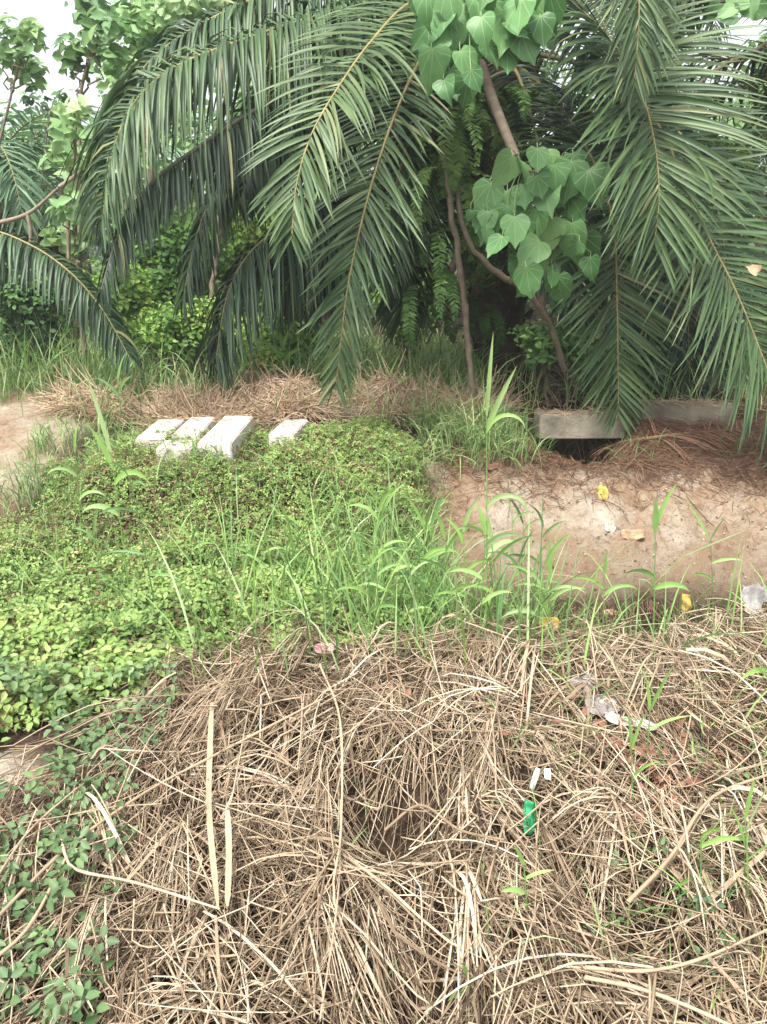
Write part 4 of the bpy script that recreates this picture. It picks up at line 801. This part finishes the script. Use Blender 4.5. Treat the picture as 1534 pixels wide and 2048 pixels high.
RD('tall thin reed before the dark frond tip', 455, 770, 452, 660, [(1,0,.3,.1),(.8,14,.25,.4),(.7,-20,.25,.6)], 24, wid=.013)
RD('blue-green reed clump before the reddish straw heap', 780, 830, 778, 760, [(1,-14,.28,.2),(1,16,.26,.3),(.7,-30,.22,.8),(.7,30,.22,.8)], 25, wid=.015)
RD('blue-green reed clump at the left of the straw heaps', 245, 850, 235, 770, [(1,-8,.3,.3),(1,10,.3,.4),(.7,-28,.28,.9),(.8,25,.26,.8)], 26, wid=.014, tcen=.4)
gg = np.random.default_rng(44)
ORD = ['leftmost', 'second from the left', 'third from the left', 'fourth from the left', 'fifth from the left', 'sixth from the left', 'seventh from the left', 'seventh from the right', 'sixth from the right', 'fifth from the right', 'fourth from the right', 'third from the right', 'second from the right', 'rightmost']
XA = np.sort(gg.uniform(700, 1080, 14)); XB = np.sort(gg.uniform(120, 620, 6))
for k in range(20):
    bx, by = (XA[k], gg.uniform(1240, 1330)) if k < 14 else (XB[k-14], gg.uniform(1080, 1260))
    hh = gg.uniform(90, 260) if k < 14 else gg.uniform(60, 150); sgn = gg.choice([-1, 1])
    RD(ORD[k]+' of the slender reeds crowding the foot of the green slope' if k < 14 else (ORD[:3]+ORD[-3:])[k-14]+' of the slender pale reeds poking up out of the vine cover', bx, by, bx+gg.normal(0, 22), by-hh,
       [(1, sgn*gg.uniform(2, 20), gg.uniform(.12, .26), gg.uniform(.1, 1)), (.9, -sgn*gg.uniform(15, 35), gg.uniform(.14, .24), gg.uniform(.5, 2)), (.65, sgn*gg.uniform(30, 50), .18, 1.4), (.45, -sgn*gg.uniform(30, 60), .16, 1.2)], 60+k, wid=gg.uniform(.006, .011), tcen=gg.uniform(.3, .8), r=.0032)
b = MB()
for (cx_, cy_, sx_, sy_, n) in ((1340, 1560, .16, .10, 170), (1300, 1640, .08, .10, 60), (1420, 1600, .2, .12, 90), (1240, 1500, .1, .08, 40), (730, 1420, .25, .12, 60), (300, 1500, .2, .2, 50)):
    c_ = G(cx_, cy_); x = c_[0]+g.normal(0, sx_, n); y = c_[1]+g.normal(0, sy_, n); scatter_leaves(b, np.stack([x, y, H(x, y)+g.uniform(.06, .13, n)], -1), np.array([0, -.3, 1.]), g.uniform(.02, .05, n), g.uniform(.5, 1, n), LT, .7, g)
tag(b.build('reddish_litter', M['rust']), kind='stuff')
# ------------------------------------------------------------------ litter on the cut bank
b = MB(); g = np.random.default_rng(15); n = 5200; x = g.uniform(.38, 4.2, n); y = 6.35+np.abs(g.normal(0, .28, n))*np.where(g.random(n) < .5, -1, 1); y = np.clip(y, 5.7, 7.0)
bent_stalks(b, np.stack([x, y], -1), g.random(n)*6.28, g.uniform(.05, .26, n), g.uniform(.0012, .003, n), np.clip(g.normal(.4, .25, n), 0, 1), Hs, g.uniform(0, .035, n), g, kink=.8)
n = 700; x = g.uniform(.4, 3.2, n); y = g.uniform(4.9, 6.2, n); k = nz(x, y, 3, 3) > -.1; x, y = x[k], y[k]; n = len(x)
bent_stalks(b, np.stack([x, y], -1), g.random(n)*6.28, g.uniform(.02, .09, n), g.uniform(.001, .002, n), np.clip(g.normal(.6, .25, n), 0, 1), Hs, g.uniform(0, .01, n), g, kink=.3)
n = 900; x = g.uniform(-2.4, 4, n); y = g.uniform(6.9, 8.6, n); bent_stalks(b, np.stack([x, y], -1), g.random(n)*6.28, g.uniform(.1, .4, n), g.uniform(.002, .004, n), g.random(n), Hs, g.uniform(0, .05, n), g, kink=.8)
tag(b.build('leaf_litter', M['litter']), kind='stuff')
b = MB(); n = 240; x = g.uniform(.42, 3.2, n); y = g.uniform(4.85, 6.3, n)
lump = MB(); nn = 1100; X_ = g.uniform(.42, 3.0, nn); Y_ = g.uniform(4.85, 6.25, nn)
oc = np.array([(1, 0, 0), (-1, 0, 0), (0, 1, 0), (0, -1, 0), (0, 0, 1), (0, 0, -1)], float)*[1, .8, .6]; of = np.array([(0, 2, 4), (2, 1, 4), (1, 3, 4), (3, 0, 4), (2, 0, 5), (1, 2, 5), (3, 1, 5), (0, 3, 5)])
lump.place(oc, of, np.stack([X_, Y_, H(X_, Y_)+.003], -1), frames(nrm(g.normal(size=(nn, 3))), g.random(nn)*6), g.uniform(.003, .016, nn)**1.0*g.random(nn)**.7, g.random(nn)); tag(lump.build('soil_crumbs', M['crumb'], smooth=False), kind='stuff')
scatter_leaves(b, np.stack([x, y, H(x, y)+.008], -1), np.array([0, -.3, 1.]), g.uniform(.015, .035, n), g.random(n)*.6, DT, .4, g)
tag(b.build('clods', M['litter']), kind='stuff')
# dry roots hanging over the crest at the bank foot and below the pile hollow
b = MB(); n = 260; x = g.uniform(.55, 2.0, n); y = np.full(n, 4.82)+g.normal(0, .03, n); z = H(x, y+.12)
C = np.stack([np.stack([x+g.normal(0, .01, n), y-.02*j, z-j*.03*g.uniform(.5, 1.4, n)], -1) for j in range(4)], 1); b.tubes(C, np.full((n, 4), .002), g.random(n)*.6, 3)
tag(b.build('roots', M['litter']), kind='stuff')
b = MB()
for (x0, x1, y0, y1, zt, n) in ((1.36, 2.05, 6.66, 6.9, .34, 150), (2.3, 3.1, 6.86, 7.1, .39, 160), (-1.81, -1.6, 5.9, 6.3, .38, 26), (-1.54, -1.34, 6.0, 6.3, .405, 20), (-1.28, -1.06, 6.0, 6.3, .41, 18), (-.82, -.63, 5.9, 6.25, .39, 26)):
    x = g.uniform(x0, x1, n); y = g.uniform(y0, y1, n); bent_stalks(b, np.stack([x, y], -1), g.random(n)*6.28, g.uniform(.04, .22, n), g.uniform(.001, .0028, n), g.uniform(.2, .9, n), lambda a, c: np.full(np.shape(a), zt), g.uniform(.003, .02, n), g, kink=.6, droop=.02)
tag(b.build('loose_straw', M['heap']), kind='stuff')
# dead frond lying on the bank
e = empty('dead_frond', (2.35, 6.3, H(2.35, 6.3))); tag(e, 'dead reddish-brown palm frond lying on top of the bare bank at right', 'palm frond')
q = np.array([G(1215, 905), G(1290, 892), G(1380, 880), G(1480, 872)])+[0, -.03, .07]
lf, ra = frond_mesh(q, (0, -1, 0), .42, 60, .02, .9, 900, wid=.005, ang=(85, 60), rake=-.2, tint0=.55); lf.build('leaflets', M['red'], e); ra.build('rachis', M['litter'], e)
b = MB(); n = 1500; x = g.uniform(2.0, 4.2, n); y = g.uniform(6.1, 6.85, n); bent_stalks(b, np.stack([x, y], -1), g.normal(0, .5, n), g.uniform(.15, .5, n), g.uniform(.001, .0025, n), g.random(n), Hs, g.uniform(.0, .09, n), g, kink=.4)
tag(b.build('dry_frond_litter', M['red']), kind='stuff')
# ------------------------------------------------------------------ single small things
def crumple(name, X, Y, w, h, label, cat, m, seed, lift=.03, up=.3, n=9, amp=.25, yaw=0.0):
    """a small crumpled sheet or curled leaf with its own thickness"""
    g = np.random.default_rng(seed); p = G(X, Y, lift); p = np.array([p[0], p[1], p[2]]); d = np.linalg.norm(p-[0, 0, EYE]); W_, H_ = w/FPX*d, h/FPX*d
    U, V = np.meshgrid(np.linspace(-.5, .5, n), np.linspace(-.5, .5, n)); edge = 1-.35*np.abs(V*2)**2.5*(.5+.5*g.random())
    x = U*W_*edge; y = V*H_; a = np.hypot(x, y); z = amp*min(W_, H_)*(np.sin(U*7+seed)+np.sin(V*9+seed*2+U*4)+.6*g.normal(size=U.shape)*.5)*.35
    cy, sy = math.cos(yaw), math.sin(yaw); x, y = x*cy-y*sy, x*sy+y*cy
    tl = math.radians(90*up); yy = y*math.cos(tl)-z*math.sin(tl); zz = y*math.sin(tl)+z*math.cos(tl)
    v = np.stack([x, yy, zz], -1).reshape(-1, 3)+p; I = np.arange(n*n).reshape(n, n)
    b = MB(); b.add(v, np.stack([I[:-1, :-1], I[:-1, 1:], I[1:, 1:], I[1:, :-1]], -1).reshape(-1, 4), .15+.7*g.random())
    o = b.build(name, m); so = o.modifiers.new('thickness', 'SOLIDIFY'); so.thickness = .0012; tag(o, label, cat); return o
def flat(name, c, rough=.5): return mat(name, [tuple(q*.8 for q in c), c], rough, .1, 30, .3, .4)
M['wrap'] = flat('green_foil', (.03, .33, .13), .25); M['white'] = flat('white_paper', (.62, .66, .62)); M['pink'] = flat('pink_paper', (.75, .38, .42)); M['grey'] = flat('grey_plastic', (.30, .27, .26), .4)
M['pale'] = flat('pale_plastic', (.55, .50, .43), .4); M['tanleaf'] = flat('tan_leaf', (.45, .30, .18)); M['rag'] = flat('rag', (.33, .31, .30), .8)
crumple('wrapper', 1060, 1636, 24, 62, 'small bright green crumpled wrapper lying in the straw at right', 'wrapper', M['wrap'], 1, .15, .8, amp=.5)
crumple('paper_strip', 1070, 1558, 11, 42, 'narrow white curled strip just above the green wrapper', 'litter', M['white'], 2, .16, .8, yaw=-.3)
crumple('paper_scrap', 1095, 1548, 13, 20, 'small pale curled scrap right of the white strip', 'litter', M['white'], 3, .15, .6)
crumple('paper_scrap', 648, 1297, 40, 20, 'pink crumpled paper at the upper edge of the straw', 'litter', M['pink'], 4, .13, .5)
crumple('plastic_scrap', 1205, 1410, 66, 44, 'dull grey plastic scrap pressed into the straw', 'litter', M['grey'], 5, .14, .2, amp=.2)
crumple('plastic_scrap', 1262, 1443, 95, 24, 'pale cream plastic strip right of the grey scrap', 'litter', M['pale'], 6, .15, .2, amp=.2, yaw=-.25)
crumple('dead_leaf', 1172, 1368, 60, 34, 'dark curled dead leaf above the grey plastic scrap', 'leaf', M['grey'], 7, .15, .4, amp=.5)
crumple('rag', 1518, 1215, 50, 80, 'pale grey crumpled rag at the right edge by the ditch', 'rag', M['rag'], 8, .02, .6, amp=.4)
crumple('dead_leaf', 1206, 986, 20, 32, 'yellow-orange dry leaf high on the bare bank', 'leaf', M['yellow'], 9, .03, .6, amp=.4)
crumple('stone', 1219, 1054, 20, 22, 'whitish chip on the bare bank below the orange leaf', 'chip', M['pale'], 10, .02, .5, amp=.4)
crumple('dead_leaf', 1265, 1070, 46, 22, 'brown dead leaf right of the whitish chip', 'leaf', M['tanleaf'], 11, .02, .4, amp=.5)
crumple('dead_leaf', 985, 933, 26, 16, 'rust-brown curled leaf at the top of the bare bank near the tall shoot', 'leaf', M['red'], 12, .03, .4, amp=.5)
crumple('dead_leaf', 1372, 1208, 22, 36, 'yellow leaf standing at the ditch edge near the right', 'leaf', M['yellow'], 13, .05, .9, amp=.4)
crumple('dead_leaf', 1098, 1250, 44, 30, 'pale yellow leaf pair behind the straw crest in the middle', 'leaf', M['yellow'], 14, .1, .7, amp=.3)
crumple('dead_leaf', 1225, 1225, 40, 14, 'small dull leaf in the dark ditch bottom', 'leaf', M['tanleaf'], 15, .02, .3)
#crumple('bare_clod', 75, 1030, 90, 26, 'pale bare clod showing through the vine cover at left', 'clod', M['pale'], 16, .09, .1, amp=.2, yaw=.3)
# the orange dead leaf caught in the right frond
b = MB(); p = P(1515, 545, 5.95); tv = HT[0]*[1.1, 1, 3.0]; b.place(tv, HT[1], p[None], frames(np.array([[.2, -1, .2]]), np.array([2.0])), np.array([.085]), np.array([.9]), HT[2]); tag(b.build('dead_leaf', M['tanleaf']), 'orange-brown dead leaf caught in the palm frond at the right edge', 'leaf')

# ------------------------------------------------------------------ faint humid air
import bmesh
bm = bmesh.new(); bmesh.ops.create_cube(bm, size=1); bmesh.ops.scale(bm, vec=(120, 70, 22), verts=bm.verts); bmesh.ops.translate(bm, vec=(0, 30, 8.5), verts=bm.verts)
me = bpy.data.meshes.new('haze'); bm.to_mesh(me); bm.free(); hz = bpy.data.objects.new('haze', me); COL.objects.link(hz); tag(hz, kind='stuff')
hm = bpy.data.materials.new('haze'); hm.use_nodes = True; t = hm.node_tree; t.nodes.clear()
pv = t.nodes.new('ShaderNodeVolumePrincipled'); pv.inputs['Color'].default_value = (.92, .96, .95, 1); pv.inputs['Density'].default_value = .003; pv.inputs['Anisotropy'].default_value = .3
ou = t.nodes.new('ShaderNodeOutputMaterial'); t.links.new(pv.outputs[0], ou.inputs['Volume']); me.materials.append(hm)
